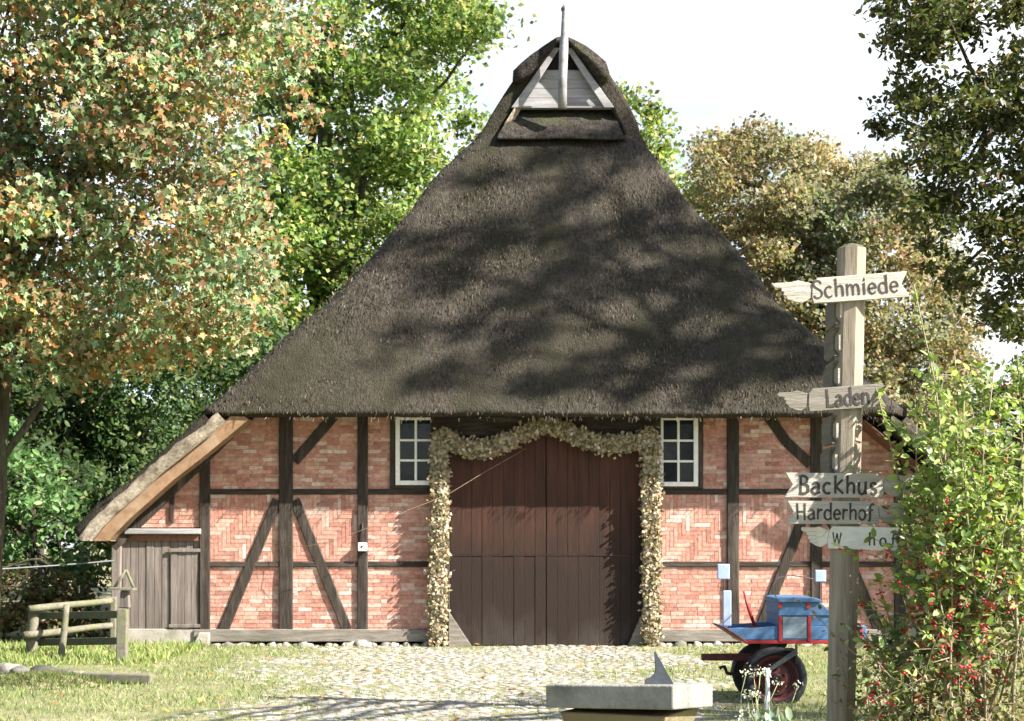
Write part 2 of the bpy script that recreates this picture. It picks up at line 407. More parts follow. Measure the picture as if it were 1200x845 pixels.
# cobbled yard: one paving of low domed field stones
def yard_weight(x, y):                       # where the paving shows through the grass
    c = (x+.3)/(3.5+.12*(y+5))
    w = 1.05-abs(c)**2.2*.95
    w += .55*noise.noise(Vector((x*.45, y*.45, 3)))
    return w
NS = 9; ring = [(0, 1.0)]
Vs, Fs, Cs = [], [], []
cnt = 0
y = -13.0
while y < -.12:
    x = -6.6+random.uniform(0, .1)
    while x < 7.2:
        s = random.uniform(.035, .075)
        px, py = x+random.uniform(-.03,.03), y+random.uniform(-.03,.03)
        if yard_weight(px, py) > random.uniform(.0, 1.05) and py < -.1-s:
            h = s*random.uniform(.06,.18); z0 = .035*noise.noise(Vector((px*.6, py*.6, 0)))-.018
            base = len(Vs); a0 = random.random()*6
            g1 = random.uniform(.22,.36); tint = random.choice([(1,.95,.86),(1,.91,.80),(.95,.95,.90),(1,.86,.76),(.86,.87,.84)])
            col = tuple(g1*k for k in tint)
            el = random.uniform(.75, 1.3)
            for rr, hh in ((1, -.2), (.93, .45), (.6, .9)):
                for k in range(NS):
                    an = a0+2*math.pi*k/NS; q = s*rr*(1+.12*math.sin(3*an+a0))
                    Vs.append((px+q*el*math.cos(an), py+q/el*math.sin(an), z0+h*hh)); Cs.append(col)
            Vs.append((px, py, z0+h)); Cs.append(col)
            for l in range(2):
                for k in range(NS):
                    Fs.append((base+l*NS+k, base+l*NS+(k+1) % NS, base+(l+1)*NS+(k+1) % NS, base+(l+1)*NS+k))
            for k in range(NS): Fs.append((base+2*NS+k, base+2*NS+(k+1) % NS, base+3*NS))
        x += s*2.1+random.uniform(0, .04)
    y += .118
mb = MB(); mb.v = Vs; mb.f = Fs; mb.c = Cs
tag(mb.build('cobbled_yard', 'cobble', None, smooth=True), kind='structure')

# grass
N = 150000
gx = rng.uniform(-10, 9, N); gy = rng.uniform(-17, -.05, N)
wgt = np.array([yard_weight(a, b2) for a, b2 in zip(gx, gy)])
tuft = np.array([noise.noise(Vector((a*2.2, b2*2.2, 9))) for a, b2 in zip(gx, gy)])
keep = rng.uniform(0, 1, N) < np.clip(.95-.62*np.clip(wgt, 0, 1)+.5*tuft, .10, 1)
keep &= ~((gx > -7) & (gx < 8) & (gy > -.05))
gx, gy, tuft, wgt = gx[keep], gy[keep], tuft[keep], wgt[keep]
gp = np.stack([gx, gy, np.full(len(gx), -.025)], 1)
gcol = pick_cols(len(gx), [(.17,.235,.075),(.22,.27,.11),(.32,.33,.17),(.12,.19,.05),(.40,.38,.24)], [4,4,2.4,3,1.4])
gs = rng.uniform(.03, .07, len(gx))*(1+.6*np.clip(tuft, 0, 1))*np.where(wgt > .5, .7, 1.0)
def blades(name, gp, gs, gcol):
    T, fk = LT['blade']; K = 5; N = len(gp)
    lean = rng.normal(size=(N,3))*.55; lean[:,2] = 1; t = unit(lean)
    bt = unit(np.cross(t, rng.normal(size=(N,3)))); n = np.cross(t, bt)
    sz = gs.reshape(-1,1,1); T2 = T.copy(); T2[:,1] *= 1.6
    V = gp[:,None,:]+sz*(T2[None,:,0:1]*t[:,None,:]+T2[None,:,1:2]*bt[:,None,:]+T2[None,:,2:3]*n[:,None,:])
    faces = [(f[None]+np.arange(N)[:,None,None]*K).reshape(-1, f.shape[1]) for f in fk]
    return raw_mesh(name, V.reshape(-1,3), faces, np.repeat(gcol, K, 0), 'grass')
tag(blades('grass', gp, gs, gcol), kind='stuff')
# long grass along the wall foot and under the fence
N = 9000
gp = np.stack([rng.uniform(-10.5,-5.0,N), rng.uniform(-4.5,-.1,N), np.full(N,-.02)], 1)
gcol = pick_cols(N, [(.19,.26,.07),(.26,.31,.12),(.36,.36,.18)], [3,3,1.4])
tag(blades('meadow_grass', gp, rng.uniform(.06,.17,N), gcol), kind='stuff')
# fallen leaves
N = 210
fp = np.stack([rng.uniform(-8,6,N), rng.uniform(-12.5,-.4,N), rng.uniform(.0,.05,N)], 1)
fc = pick_cols(N, [(.55,.36,.13),(.42,.19,.08),(.60,.47,.22),(.30,.16,.08)], [3,2,2,2])
tag(scatter('fallen_leaves', 'leaf', None, fp, rng.uniform(.06,.12,N), fc, 'maple', nbias=(0,0,2.2)), kind='stuff')

# ------------------------------------------------------------------ barn
barn = thing('barn', 'half-timbered red brick barn with a steep dark thatched roof and a big brown gate', 'barn', (0,0,0))
LS = {92:602,131:577,159:557,187:528,219:500,252:472,303:428,348:380,390:332,415:310,450:272,480:237}
RS = {82:712,119:736,159:756,196:784,216:800,230:809,271:848,310:880,345:912,377:944,393:962,461:1040,480:1062}
def interp(tab, v):
    k = sorted(tab); return float(np.interp(v, k, [tab[i] for i in k]))
DE = 25.2
ZE = EYE+(HOR-484)/F*DE
def hipd(py): k = (HOR-py)/F; return (1.43*DE-ZE+EYE)/(1.43-k)
YB = 22.0
def disp(p, nrm, amp=.05):
    v = Vector((float(p[0]), float(p[1]), float(p[2])))
    a = noise.noise(v*.55)*amp*1.5+noise.noise(v*1.1)*amp*.9+noise.noise(v*4.2)*amp*.45+noise.noise(v*11)*amp*.35
    return np.array(p)+np.array(nrm)*a
hn = np.array((0, -.82, .57))
rf = .34
rows = []
pys = list(np.linspace(480, 158, 120))
def level_row(py, d, ncol=150, nside=16):
    xl = (interp(LS, py)-600)/F*d; xr = (interp(RS, py)-600)/F*d
    yh = d-DF; z = EYE+(HOR-py)/F*d
    pts = []; rr = min(rf, (xr-xl)*.3)
    t = np.linspace(0, 1, nside)**2
    for q in t[::-1]: pts.append((xl, yh+rr+q*(YB-yh-rr), z, -.75, 0, .66))
    for a in np.linspace(0, 1, 9)[1:-1]:
        an = a*math.pi/2
        pts.append((xl+rr-rr*math.cos(an), yh+rr-rr*math.sin(an), z, -.7*math.cos(an), -.7*math.sin(an), .6))
    for q in np.linspace(0, 1, ncol): pts.append((xl+rr+q*(xr-xl-2*rr), yh, z, *hn))
    for a in np.linspace(0, 1, 9)[1:-1]:
        an = a*math.pi/2
        pts.append((xr-rr+rr*math.sin(an), yh+rr-rr*math.cos(an), z, .7*math.sin(an), -.7*math.cos(an), .6))
    for q in t: pts.append((xr, yh+rr+q*(YB-yh-rr), z, .75, 0, .66))
    return pts
allrows = []
# rounded butt of the thatch along the eaves, then back under to the wall head
base = level_row(480, hipd(480))
for dy, dz in ((.80, .10), (.10, -.115), (.02, -.10), (-.025, -.06), (-.02, -.02)):
    allrows.append([disp((p[0], p[1]+(dy if abs(p[4]) > .3 else 0), p[2]+dz), p[3:6], .03) for p in base])
for py in pys: allrows.append([disp(p[:3], p[3:6]) for p in level_row(py, hipd(py))])
mb = MB(); mb.grid(allrows)
roof = mb.build('roof', 'thatch', barn, smooth=True)
# lower roof sides over the two aisles, from the hip corner down to the outer eaves
VT = .30
def side_strip(sgn, prof, name):
    # prof: (px, py) outer line of the verge at depth DE, top first
    pts = [P(px, py, DE) for px, py in prof]
    X = [p[0] for p in pts]; Z = [p[2] for p in pts]
    n = 34; t = np.linspace(0, 1, n); tt = np.linspace(0, 1, len(X))
    xx = np.interp(t, tt, X); zz = np.interp(t, tt, Z)
    ZT = EYE+(HOR-634)/F*DE
    sdx, sdz = X[0]-X[-1], Z[0]-Z[-1]
    def lv(p):                         # the lower end is cut level
        p = np.array(p, float)
        if p[2] < ZT: p[0] += (ZT-p[2])*sdx/sdz; p[2] = ZT
        return p
    mb = MB(); rows = []
    nx, nz = -.68*(1 if sgn < 0 else -1), .73
    for x, z in zip(xx, zz):
        r = []
        # inner (under) face back to front, cut face, outer face front to back
        for q in (0, .5, .97, 1):
            r.append(lv((x-nx*VT, YB+(DE-DF-YB)*q, z-nz*VT)))
        for q in (.7, .4): r.append(disp(lv((x-nx*VT*q, DE-DF-.012, z-nz*VT*q)), (0,-1,0), .03))
        for q in (1, .985, .96, .93, .9, .8, .65, .5, .3, 0):
            y = YB+(DE-DF-YB)*q
            if q == 1: y += .02
            r.append(disp((x, y, z), (nx, 0, nz), .045))
        rows.append(r)
    mb.grid(rows); nn = len(rows[0]); L = len(mb.v)
    # butt at the outer eaves
    mb.f.append(tuple(range(L-nn, L)))
    mb.build(name, 'thatch', barn, smooth=True)
    # pale cut straw shown on the verge
    mb = MB(); rows = []
    dx_, dz_ = (xx[0]-xx[1]), (zz[0]-zz[1])
    ext = [(xx[0]+dx_*k, zz[0]+dz_*k) for k in (2,1)]
    for i, (x, z) in enumerate(ext+list(zip(xx, zz))):
        r = []
        for q in np.linspace(.38, 1.06, 8):
            e = q+(.16*noise.noise(Vector((x*2.2, z*2.2, 1)))+.10*noise.noise(Vector((x*7, z*7, 4))))*(1.06-q)/.68
            r.append(disp(lv((x-nx*VT*e, DE-DF-.085+.06*(q > 1.03)+.05*(q < .42), z-nz*VT*e)), (0,-1,0), .045))
        rows.append(r)
    mb.grid(rows); mb.build('cut_straw_verge', 'cut_straw' if sgn < 0 else 'thatch', barn, smooth=True)
    # bargeboard, its soffit and the dark rafter on the wall
    i0, i1 = 0, n-1
    def off(i, k, y): return tuple(lv((xx[i]-nx*k, y, zz[i]-nz*k)))
    mb = MB(); yf = DE-DF+.08
    ex_ = np.array((xx[0]-xx[1], 0, zz[0]-zz[1])); ex_ = ex_/np.linalg.norm(ex_)*.45
    def ring4(i, k0, k1, y0, y1, up=False):
        return [np.array(off(i, k, y))+(ex_ if up else 0) for k, y in ((k0,y0),(k1,y0),(k1,y1),(k0,y1),(k0,y0))]
    def strip4(k0, k1, y0, y1):
        rows = [ring4(0, k0, k1, y0, y1, True)]+[ring4(i, k0, k1, y0, y1) for i in range(0, n)]
        mb.grid(rows); L = len(mb.v); mb.f.append((L-5,L-4,L-3,L-2))
    strip4(VT-.03, VT+.20, yf, yf+.045)
    if sgn < 0: mb.build('bargeboard', 'board', barn, bevel=.006)
    mb = MB()
    for k in range(5):                    # soffit boards run back to the wall
        y0 = yf+.05+k*.145; 
        k0 = VT+.13+.004*(k % 2)
        strip4(k0, k0+.02, y0, y0+.135)
    mb.build('soffit', 'board' if sgn < 0 else 'soffit_red_shaded', barn)
side_strip(-1, [(240,486),(212,509),(177,536),(150,560),(125,582),(104,604),(88,624)], 'roof')
side_strip(1, [(1062,489),(1090,512),(1125,539),(1152,563),(1177,585),(1198,607),(1214,627)], 'roof')

# upper roof each side of the owl hole
dg = hipd(158)
def upper_side(outer, inner, sgn):
    mb = MB(); rows = []
    n = 40; t = np.linspace(0, 1, n)
    o = np.array(outer, float); i_ = np.array(inner, float); to = np.linspace(0, 1, len(o)); ti = np.linspace(0, 1, len(i_))
    for q in t:
        ox, oy = np.interp(q, to, o[:,0]), np.interp(q, to, o[:,1]); ix, iy = np.interp(q, ti, i_[:,0]), np.interp(q, ti, i_[:,1])
        A = P(ox, oy, dg); B = P(ix, iy, dg); r = []
        for yy in (YB, 14, 9, 6, 5, 4.3, 3.8): r.append(disp((A[0], yy, A[2]), (sgn*.8, 0, .5)))
        r.append(disp(A+np.array((0,.10,0)), (sgn*.8,0,.5)))
        for k in np.linspace(.04, 1, 6): r.append(disp(A+(B-A)*k, (0,-1,0), .03))
        r.append(B+np.array((0,.12,0))); r.append(B+np.array((0,.55,0)))
        rows.append(r)
    mb.grid(rows); mb.build('roof', 'thatch', barn, smooth=True)
upper_side([(553,172),(560,160),(568,147),(577,131),(590,110),(602,92),(624,70),(652,47)], [(578,172),(582,162),(588,148),(597,131),(609,111),(622,90),(636,73),(651,58)], -1)
upper_side([(760,172),(753,160),(746,139),(736,119),(724,100),(712,82),(692,62),(666,46)], [(738,172),(733,162),(727,146),(718,128),(708,112),(697,94),(683,75),(667,58)], 1)
# the apron of thatch under the owl hole
mb = MB(); rows = []
ups = np.linspace(0, 1, 16)
def apron(q, u, lift):
    py = 124+(161-124)*q; x0 = 603+(583-603)*q; x1 = 717+(732-717)*q
    d = hipd(py)-.10-.16*math.sin(min(1, q*1.05)*math.pi*.62)+lift
    return P(x0+(x1-x0)*u, py+2*math.sin(u*9)*.3, d)
us = np.linspace(0, 1, 40)
rows.append([apron(0, u, .5) for u in us])
for q in ups: rows.append([disp(apron(q, u, 0), (0,-.8,.5), .03) for u in us])
rows.append([apron(1.06, u, .04) for u in us]); rows.append([apron(1.06, u, .5) for u in us])
mb.grid(rows); mb.build('apron_thatch', 'ridge_thatch', barn, smooth=True)
# ridge capping with its two rounded ends
def sweep(outline, y0, y1, name, mat, bulge=.12, n=26):
    mb = MB(); o = [P(px, py, dg) for px, py in outline]; rows = []
    c = np.mean(o, 0)
    ysl = np.concatenate([[0,.06,.16,.32], np.linspace(.6, y1-y0, 14)])
    for k, yy in enumerate(ysl):
        sc = (.62,.86,.97,1.0)[k] if k < 4 else 1.0
        r = []
        m_ = len(o)
        for i in range(m_+1):
            a = o[i % m_]; p = c+(a-c)*(1 if m_ < 0 else 1)
            # shrink locally towards the middle line
            j = (m_-1-i) % m_; mid = (a+o[j])/2
            p = mid+(a-mid)*sc; p[1] = y0+yy
            r.append(disp(p, unit(a-mid+1e-4), .07))
        rows.append(r)
    mb.grid(rows); mb.f.append(tuple(range(len(o))))
    mb.build(name, mat, barn, smooth=True)
ocap = [(601,98),(602,86),(611,77),(624,69),(638,58),(652,47),(662,44),(672,48),(686,54),(699,64),(710,75),(714,88)]
icap = [(711,97),(702,98),(696,90),(689,79),(678,66),(664,52),(652,54),(640,66),(630,77),(624,86),(615,94),(607,99)]
sweep(ocap+icap, dg-DF-.20, YB, 'ridge_cap', 'ridge_thatch')
# boarded gable and owl hole
dgb = dg+.10
yb = dgb-DF
def PG(px, py, d=None): 
    p = P(px, py, d or dgb); return (p[0], p[2])
mb = MB(); hs = [126, 115, 104, 93, 82]
def gx_at(py, side): 
    f = (126-py)/(126-58); return (604+(655-604)*f) if side < 0 else (716+(665-716)*f)
for a, b2 in zip(hs[:-1], hs[1:]):
    g1 = .25; y_ = yb+random.uniform(-.006,.006)
    mb.prism([PG(gx_at(a-g1,-1), a-g1), PG(gx_at(a-g1,1), a-g1), PG(gx_at(b2,1), b2), PG(gx_at(b2,-1), b2)], y_, y_+.03)
mb.build('gable_boards', 'pale_board', barn, bevel=.004)
mb = MB(); mb.prism([PG(590,128), PG(730,128), PG(662,50)], yb+.045, yb+.09); mb.build('owl_hole', 'black', barn)
for sgn, (x0, x1) in ((-1, ((599,611), (649,656))), (1, ((720,708), (670,663)))):
    mb = MB(); mb.prism([PG(x0[0],126,dg-.06), PG(x0[1],126,dg-.06), PG(x1[1],56,dg-.06), PG(x1[0],56,dg-.06)], dg-.06-DF, dg-.01-DF)
    mb.build('bargeboard', 'pale_board', barn, bevel=.008)
# cut straw face beside the left bargeboard
mb = MB(); rows = []
for t in np.linspace(0, 1, 20):
    a = P(582+(624-582)*t, 160+(92-160)*t, dg-.07); b2 = P(592+(632-592)*t, 160+(90-160)*t, dg+.03)
    rows.append([disp(a+(b2-a)*k, (0,-1,0), .02) for k in np.linspace(0,1,4)])
mb.grid(rows); mb.build('cut_straw_verge', 'cut_straw', barn, smooth=True)
mb = MB(); mb.box((PG(602,127)[0], yb-.10, PG(0,128)[1]), (PG(718,127)[0], yb+.03, PG(0,126)[1])); mb.build('gable_sill', 'pale_board', barn)
mb = MB(); dp = dg-.34
q = [P(659,127,dp), P(659.5,90,dp), P(660.5,60,dp), P(661.5,40,dp), P(662,14,dp), P(662.3,5,dp)]
mb.tube(q, [.085,.08,.085,.07,.055,.035], 10); mb.build('gable_post', 'pale_board', barn, smooth=True)
mb = MB(); mb.blob(P(661,11,dp), .06, .3, sq=(1,1,1.2)); mb.build('gable_post_knob', 'grey_plank', barn, smooth=True)

# straw ends standing proud of the thatch (one shaggy coat of the roof)
N = 15000; V, Cc = [], []
py = 162+(484-162)*rng.uniform(0, 1, N)**.8
xl = np.array([interp(LS, a) for a in py]); xr = np.array([interp(RS, a) for a in py])
px = xl+(xr-xl)*rng.uniform(.004, .996, N)
dd = np.array([hipd(a) for a in py])
pos = np.stack([(px-600)/F*dd, dd-DF, EYE+(HOR-py)/F*dd], 1)
e = 160                                              # denser fringe along the eaves
fx = rng.uniform(250, 1052, e); fp2 = np.stack([(fx-600)/F*DE, np.full(e, DE-DF-.02)+rng.uniform(0,.09,e), ZE-.05-rng.uniform(0,.05,e)], 1)
pos = np.concatenate([pos, fp2])
vl = unit(np.array((0,-.57,-.82))+rng.normal(size=(len(pos),3))*.20)
ln = rng.uniform(.03, .10, len(pos))[:,None]; wd = rng.uniform(.004, .008, len(pos))[:,None]
sx = unit(np.cross(vl, hn+rng.normal(size=(len(pos),3))*.4))
tip = pos+vl*ln+hn*rng.uniform(.004,.022,(len(pos),1)); pos = pos+hn*.012
V = np.stack([pos-sx*wd, pos+sx*wd, tip+sx*wd*.6, tip-sx*wd*.6], 1).reshape(-1,3)
cc = pick_cols(len(pos), [(.040,.034,.027),(.075,.064,.050),(.125,.107,.082),(.028,.024,.020)], [4,4,.8,3])
raw_mesh('straw_ends', V, [np.arange(len(V)).reshape(-1,4)], np.repeat(cc, 4, 0), 'straw_bits', barn)

# ---- brickwork, each panel of the frame laid brick by brick
def clip(poly, cl):                       # Sutherland-Hodgman, cl convex counter-clockwise
    out = poly
    for i in range(len(cl)):
        (ax, ay), (bx, by) = cl[i], cl[(i+1) % len(cl)]
        inp, out = out, []
        if not inp: return []
        f = lambda p: (bx-ax)*(p[1]-ay)-(by-ay)*(p[0]-ax)
        for j in range(len(inp)):
            p, q = inp[j-1], inp[j]; fp, fq = f(p), f(q)
            if fq >= 0:
                if fp < 0: t = fp/(fp-fq); out.append((p[0]+(q[0]-p[0])*t, p[1]+(q[1]-p[1])*t))
                out.append(q)
            elif fp >= 0: t = fp/(fp-fq); out.append((p[0]+(q[0]-p[0])*t, p[1]+(q[1]-p[1])*t))
    return out
BPAL = [(.48,.24,.19),(.51,.275,.22),(.44,.21,.165),(.54,.325,.265),(.58,.41,.355),(.38,.185,.15),(.62,.48,.425)]
BW = [5,5,3,3.6,2.0,1.2,1.0]
def brick_panel(poly, style, tone=1.0, y=.035):
    poly = [W(a, b2)[0::2] for a, b2 in poly]
    ar = sum(poly[i][0]*poly[(i+1) % len(poly)][1]-poly[(i+1) % len(poly)][0]*poly[i][1] for i in range(len(poly)))
    if ar < 0: poly = poly[::-1]
    xs = [p[0] for p in poly]; zs = [p[1] for p in poly]; x0, x1, z0, z1 = min(xs), max(xs), min(zs), max(zs)
    mo = MB(); mo.prism(poly, y, y+.10); 
    bw, bh, g1 = .235, .060, .008
    rects = []
    if style == 'run':
        k = 0; z = z0
        while z < z1:
            x = x0-(.12 if k % 2 else 0)-random.uniform(0,.03)
            while x < x1:
                w = bw*random.uniform(.94, 1.04) if random.random() > .12 else bw*.48
                rects.append((x, z, x+w-g1, z+bh)); x += w
            z += bh+g1; k += 1
    elif style == 'zigzag':               # horizontal courses broken by stepped upright bricks
        u = .068; per = 4                 # 90 degree herringbone of 1:3.5 bricks
        L = 4*u
        for k in range(-60, 90):
            for j in range(-60, 60):
                # tile of herringbone: horizontal at (k*u + j*L ...), vertical beside it
                hx = x0+(k+j*2*per-0)*u; hz = z0+k*u
                if hx > x1 or hx+L < x0 or hz > z1 or hz+L < z0-L: 
                    pass
                rects.append((hx, hz, hx+L-g1, hz+u-g1))
                vx = x0+(k+j*2*per+per)*u; vz = z0+(k-per+1)*u
                rects.append((vx, vz, vx+u-g1, vz+L-g1))
        rects = [r for r in rects if r[2] > x0 and r[0] < x1 and r[3] > z0 and r[1] < z1]
    br = MB()
    for r in rects:
        q = [(r[0],r[1]),(r[2],r[1]),(r[2],r[3]),(r[0],r[3])]
        q = [(a+random.uniform(-.003,.003), c+random.uniform(-.003,.003)) for a, c in q]
        q = clip(q, poly)
        if len(q) < 3: continue
        c = np.array(random.choices(BPAL, BW)[0])*random.uniform(.88, 1.10)*tone
        br.cur = tuple(c); br.prism(q, y-.010+random.uniform(-.003,.003), y+.01, cap=True)
    p = mo.build('mortar', 'mortar', barn)
    p.name = 'brick_panel'
    br.build('bricks', 'brick', p)
brick_panel([(246,740),(327,740),(327,662),(246,662)], 'run')
brick_panel([(246,660),(327,660),(327,577),(246,577)], 'zigzag')
brick_panel([(246,574),(327,574),(327,478),(246,478)], 'run')
brick_panel([(343,740),(419,740),(419,662),(343,662)], 'run', 1.04)
brick_panel([(343,660),(419,660),(419,577),(343,577)], 'zigzag')
brick_panel([(343,574),(419,574),(419,478),(343,478)], 'run')
brick_panel([(431,740),(509,740),(509,662),(431,662)], 'run', 1.02)
brick_panel([(431,660),(509,660),(509,577),(431,577)], 'run', .97)
brick_panel([(431,574),(459,574),(459,478),(431,478)], 'run')
brick_panel([(771,740),(852,740),(852,662),(771,662)], 'run', 1.05)
brick_panel([(771,660),(852,660),(852,577),(771,577)], 'zigzag', 1.04)
brick_panel([(824,574),(852,574),(852,478),(824,478)], 'run')
brick_panel([(866,740),(950,740),(950,662),(866,662)], 'run', 1.06)
brick_panel([(866,660),(950,660),(950,577),(866,577)], 'zigzag', 1.05)
brick_panel([(866,574),(950,574),(950,478),(866,478)], 'run')
brick_panel([(963,740),(1048,740),(1048,662),(963,662)], 'run', 1.0)
brick_panel([(963,660),(1048,660),(1048,577),(963,577)], 'run', 1.0)
brick_panel([(963,574),(1048,574),(1048,478),(963,478)], 'run', .95)
brick_panel([(146,618),(234,618),(234,532)], 'run', 1.0)
brick_panel([(234,532),(234,560),(246,560),(246,520)], 'run', .8)
brick_panel([(1062,740),(1150,740),(1150,618),(1062,532)], 'run', 1.0)

# ---- timber frame
def post(px0, px1, py0, py1, y0=-.02, y1=.12):
    mb = MB(); c = (px0+px1)/2; mb.beam(W(c, py1)[0::2], W(c, py0)[0::2], (px1-px0)/70, y0, y1)
    return mb.build('post', 'timber', barn)
def rail(px0, px1, py0, py1, y0=-.008, y1=.11, mat='timber_h', name='rail'):
    mb = MB(); c = (py0+py1)/2; mb.beam(W(px0, c)[0::2], W(px1, c)[0::2], (py1-py0)/70, y0, y1)
    return mb.build(name, mat, barn)
def brace(p0, p1, w, y0=-.013, bend=0):
    mb = MB(); a = np.array(W(*p0)[0::2]); b2 = np.array(W(*p1)[0::2])
    if bend:
        mid = (a+b2)/2+np.array((bend, -abs(bend)*.6)); mb.beam(a, mid, w/70, y0, .1); mb.beam(mid, b2, w/70, y0+.001, .1)
    else: mb.beam(a, b2, w/70, y0, .1)
    return mb.build('brace', 'timber', barn)
post(234,246,538,738,-.03); post(327,343,478,739,-.03); post(419,431,478,739,-.025); post(457,463,478,572,-.02); 
post(852,866,478,739,-.03); post(950,963,478,739,-.03); post(818,824,478,572,-.02); post(1048,1060,530,739,-.03)
post(508,527,478,755,-.05,.16); post(752,771,478,755,-.05,.16); post(199,204,575,612,-.02)
for a, b2 in ((246,327),(343,419),(431,508),(771,852),(866,950),(963,1048)):
    rail(a, b2, 573, 579.5); rail(a, b2, 658, 664.5)
brace((325,586),(262,738),12); brace((345,586),(407,738),12); brace((391,488),(345,541),12)
brace((901,488),(950,544),12, bend=-.05); brace((948,590),(890,738),12); brace((966,590),(1030,738),12)
rail(228, 508, 737.5, 752, -.04, .2, 'sill', 'sill_beam'); rail(771, 1060, 737.5, 752, -.04, .2, 'sill', 'sill_beam')
rail(240, 508, 476, 489, -.05, .2, name='wall_plate'); rail(771, 1062, 476, 489, -.05, .2, name='wall_plate')
rail(505, 774, 476, 511, -.055, .2, name='gate_lintel')
mb = MB(); mb.beam(W(296,482)[0::2], W(133,640)[0::2], .19, -.05, .12); mb.build('rafter', 'timber', barn)
mb = MB(); mb.beam(W(1004,482)[0::2], W(1168,640)[0::2], .19, -.05, .12); mb.build('rafter', 'timber', barn)
# footing stones
xs_ = list(np.arange(251, 507, 9.5))+list(np.arange(774, 1058, 11))
for a in xs_:
    mb = MB(); g1 = random.uniform(.16,.42); mb.cur = (g1, g1*random.uniform(.90,.97), g1*random.uniform(.78,.92))
    r = random.uniform(.055,.13); x, _, z = W(a+random.uniform(-3,3), 757.5+random.uniform(-1,2))
    mb.blob((x, -.03+random.uniform(-.04,.03), z), r, .35, (10, 7), (random.uniform(.85,1.3), .8, random.uniform(.6,1.0)))
    mb.build('foundation_stone', 'stone', barn, smooth=True)
# body behind
mb = MB(); 
mb.box((-6.6,.14,-.1), (-5.2,.22,1.95)); mb.box((6.3,.14,-.1), (7.9,.22,1.8))
mb.box((-6.7,.2,-.1), (-6.5,21.5,1.9)); mb.box((7.75,.2,-.1), (7.95,21.5,1.8)); mb.box((-6.7,21.5,-.1), (7.95,21.7,1.8))
mb.box((-5.1,21.5,1.8), (6.2,21.7,6))
mb.build('rear_wall', 'mortar', barn)
mb = MB(); mb.box((-5.2,.26,.0), (6.3,.30,3.9)); mb.build('inner_wall', 'black', barn)
# ---- windows
def window(x0, x1, y0, y1):
    mb = MB(); X0, _, Z1 = W(x0, y0); X1, _, Z0 = W(x1, y1); t = .075
    mb.box((X0,-.03,Z0), (X0+t,.06,Z1)); mb.box((X1-t,-.03,Z0), (X1,.06,Z1))
    mb.box((X0+t,-.03,Z0), (X1-t,.06,Z0+t)); mb.box((X0+t,-.03,Z1-t), (X1-t,.06,Z1))
    w = mb.build('window_frame', 'white', barn, bevel=.006); w.name = 'window'
    cx = (X0+X1)/2; hz = (Z1-Z0-2*t)
    mb = MB(); mb.box((cx-.02,-.018,Z0+t), (cx+.02,.03,Z1-t)); mb.build('mullion', 'white', w, bevel=.004)
    for k in (1, 2):
        z = Z0+t+hz*k/3
        mb = MB(); mb.box((X0+t,-.014,z-.018), (X1-t,.028,z+.018)); mb.build('glazing_bar', 'white', w, bevel=.004)
    for i in range(2):
        for k in range(3):
            mb = MB(); a0 = X0+t if i == 0 else cx+.02; a1 = cx-.02 if i == 0 else X1-t
            z0 = Z0+t+hz*k/3+(.018 if k else 0); z1 = Z0+t+hz*(k+1)/3-(.018 if k < 2 else 0)
            ti = random.uniform(-.012,.012)
            mb.hexa([(a0,.012+ti,z0),(a1,.012-ti,z0),(a1,.018-ti,z0),(a0,.018+ti,z0)], [(a0,.012+ti,z1),(a1,.012-ti,z1),(a1,.018-ti,z1),(a0,.018+ti,z1)])
            mb.build('pane', 'glass', w)
window(463.5, 511, 487, 568.5); window(772, 818, 487, 570)
rail(460, 508, 569, 573, -.02, .11); rail(771, 822, 570, 573, -.02, .11)
mb = MB(); mb.box(W(463,574)[0:1]+(.055,)+W(463,574)[2:], W(511,486)[0:1]+(.1,)+W(511,486)[2:]); mb.build('window_back', 'black', barn)
mb = MB(); mb.box(W(771,574)[0:1]+(.055,)+W(771,574)[2:], W(819,486)[0:1]+(.1,)+W(819,486)[2:]); mb.build('window_back', 'black', barn)
# ---- the great gate: two leaves of planks, each with an upper and a lower half
def arch(px): return 497+ (abs(px-640)/113)**2*26
def planks(x0, x1, top, bot, mat, name, yy, n, par):
    mb = MB(); w = (x1-x0)/n
    for k in range(n):
        a, b2 = x0+k*w, x0+(k+1)*w-(.35 if name != 'gate_leaf' and name != 'lower_boards' else .12)
        ta, tb = (top(a), top(b2)) if callable(top) else (top, top)
        dy = random.uniform(-.004,.004)
        mb.prism([W(a, bot)[0::2], W(b2, bot)[0::2], W(b2, tb)[0::2], W(a, ta)[0::2]], yy+dy, yy+.05)
    return mb.build(name, mat, par, bevel=.005)
for x0, x1 in ((527.5, 639.5), (640.5, 752)):
    lf = planks(x0, x1, arch, 650, 'door', 'gate_leaf', .012, 9, barn)
    planks(x0, x1, 650.5, 756, 'door_low', 'lower_boards', .004, 9, lf)
mb = MB(); mb.box(W(527.5,651)[0:1]+(-.006,)+W(0,651)[2:], W(752,650)[0:1]+(.03,)+W(0,650)[2:]); mb.build('weather_strip', 'timber_h', barn)
mb = MB(); a = MB()
for poly in ([(526,716),(526,757),(553,757)], [(753,716),(753,757),(735,757)]):
    mb = MB(); mb.prism([W(*q)[0::2] for q in poly], -.10, -.055); mb.build('corner_guard', 'sill', barn, bevel=.006)
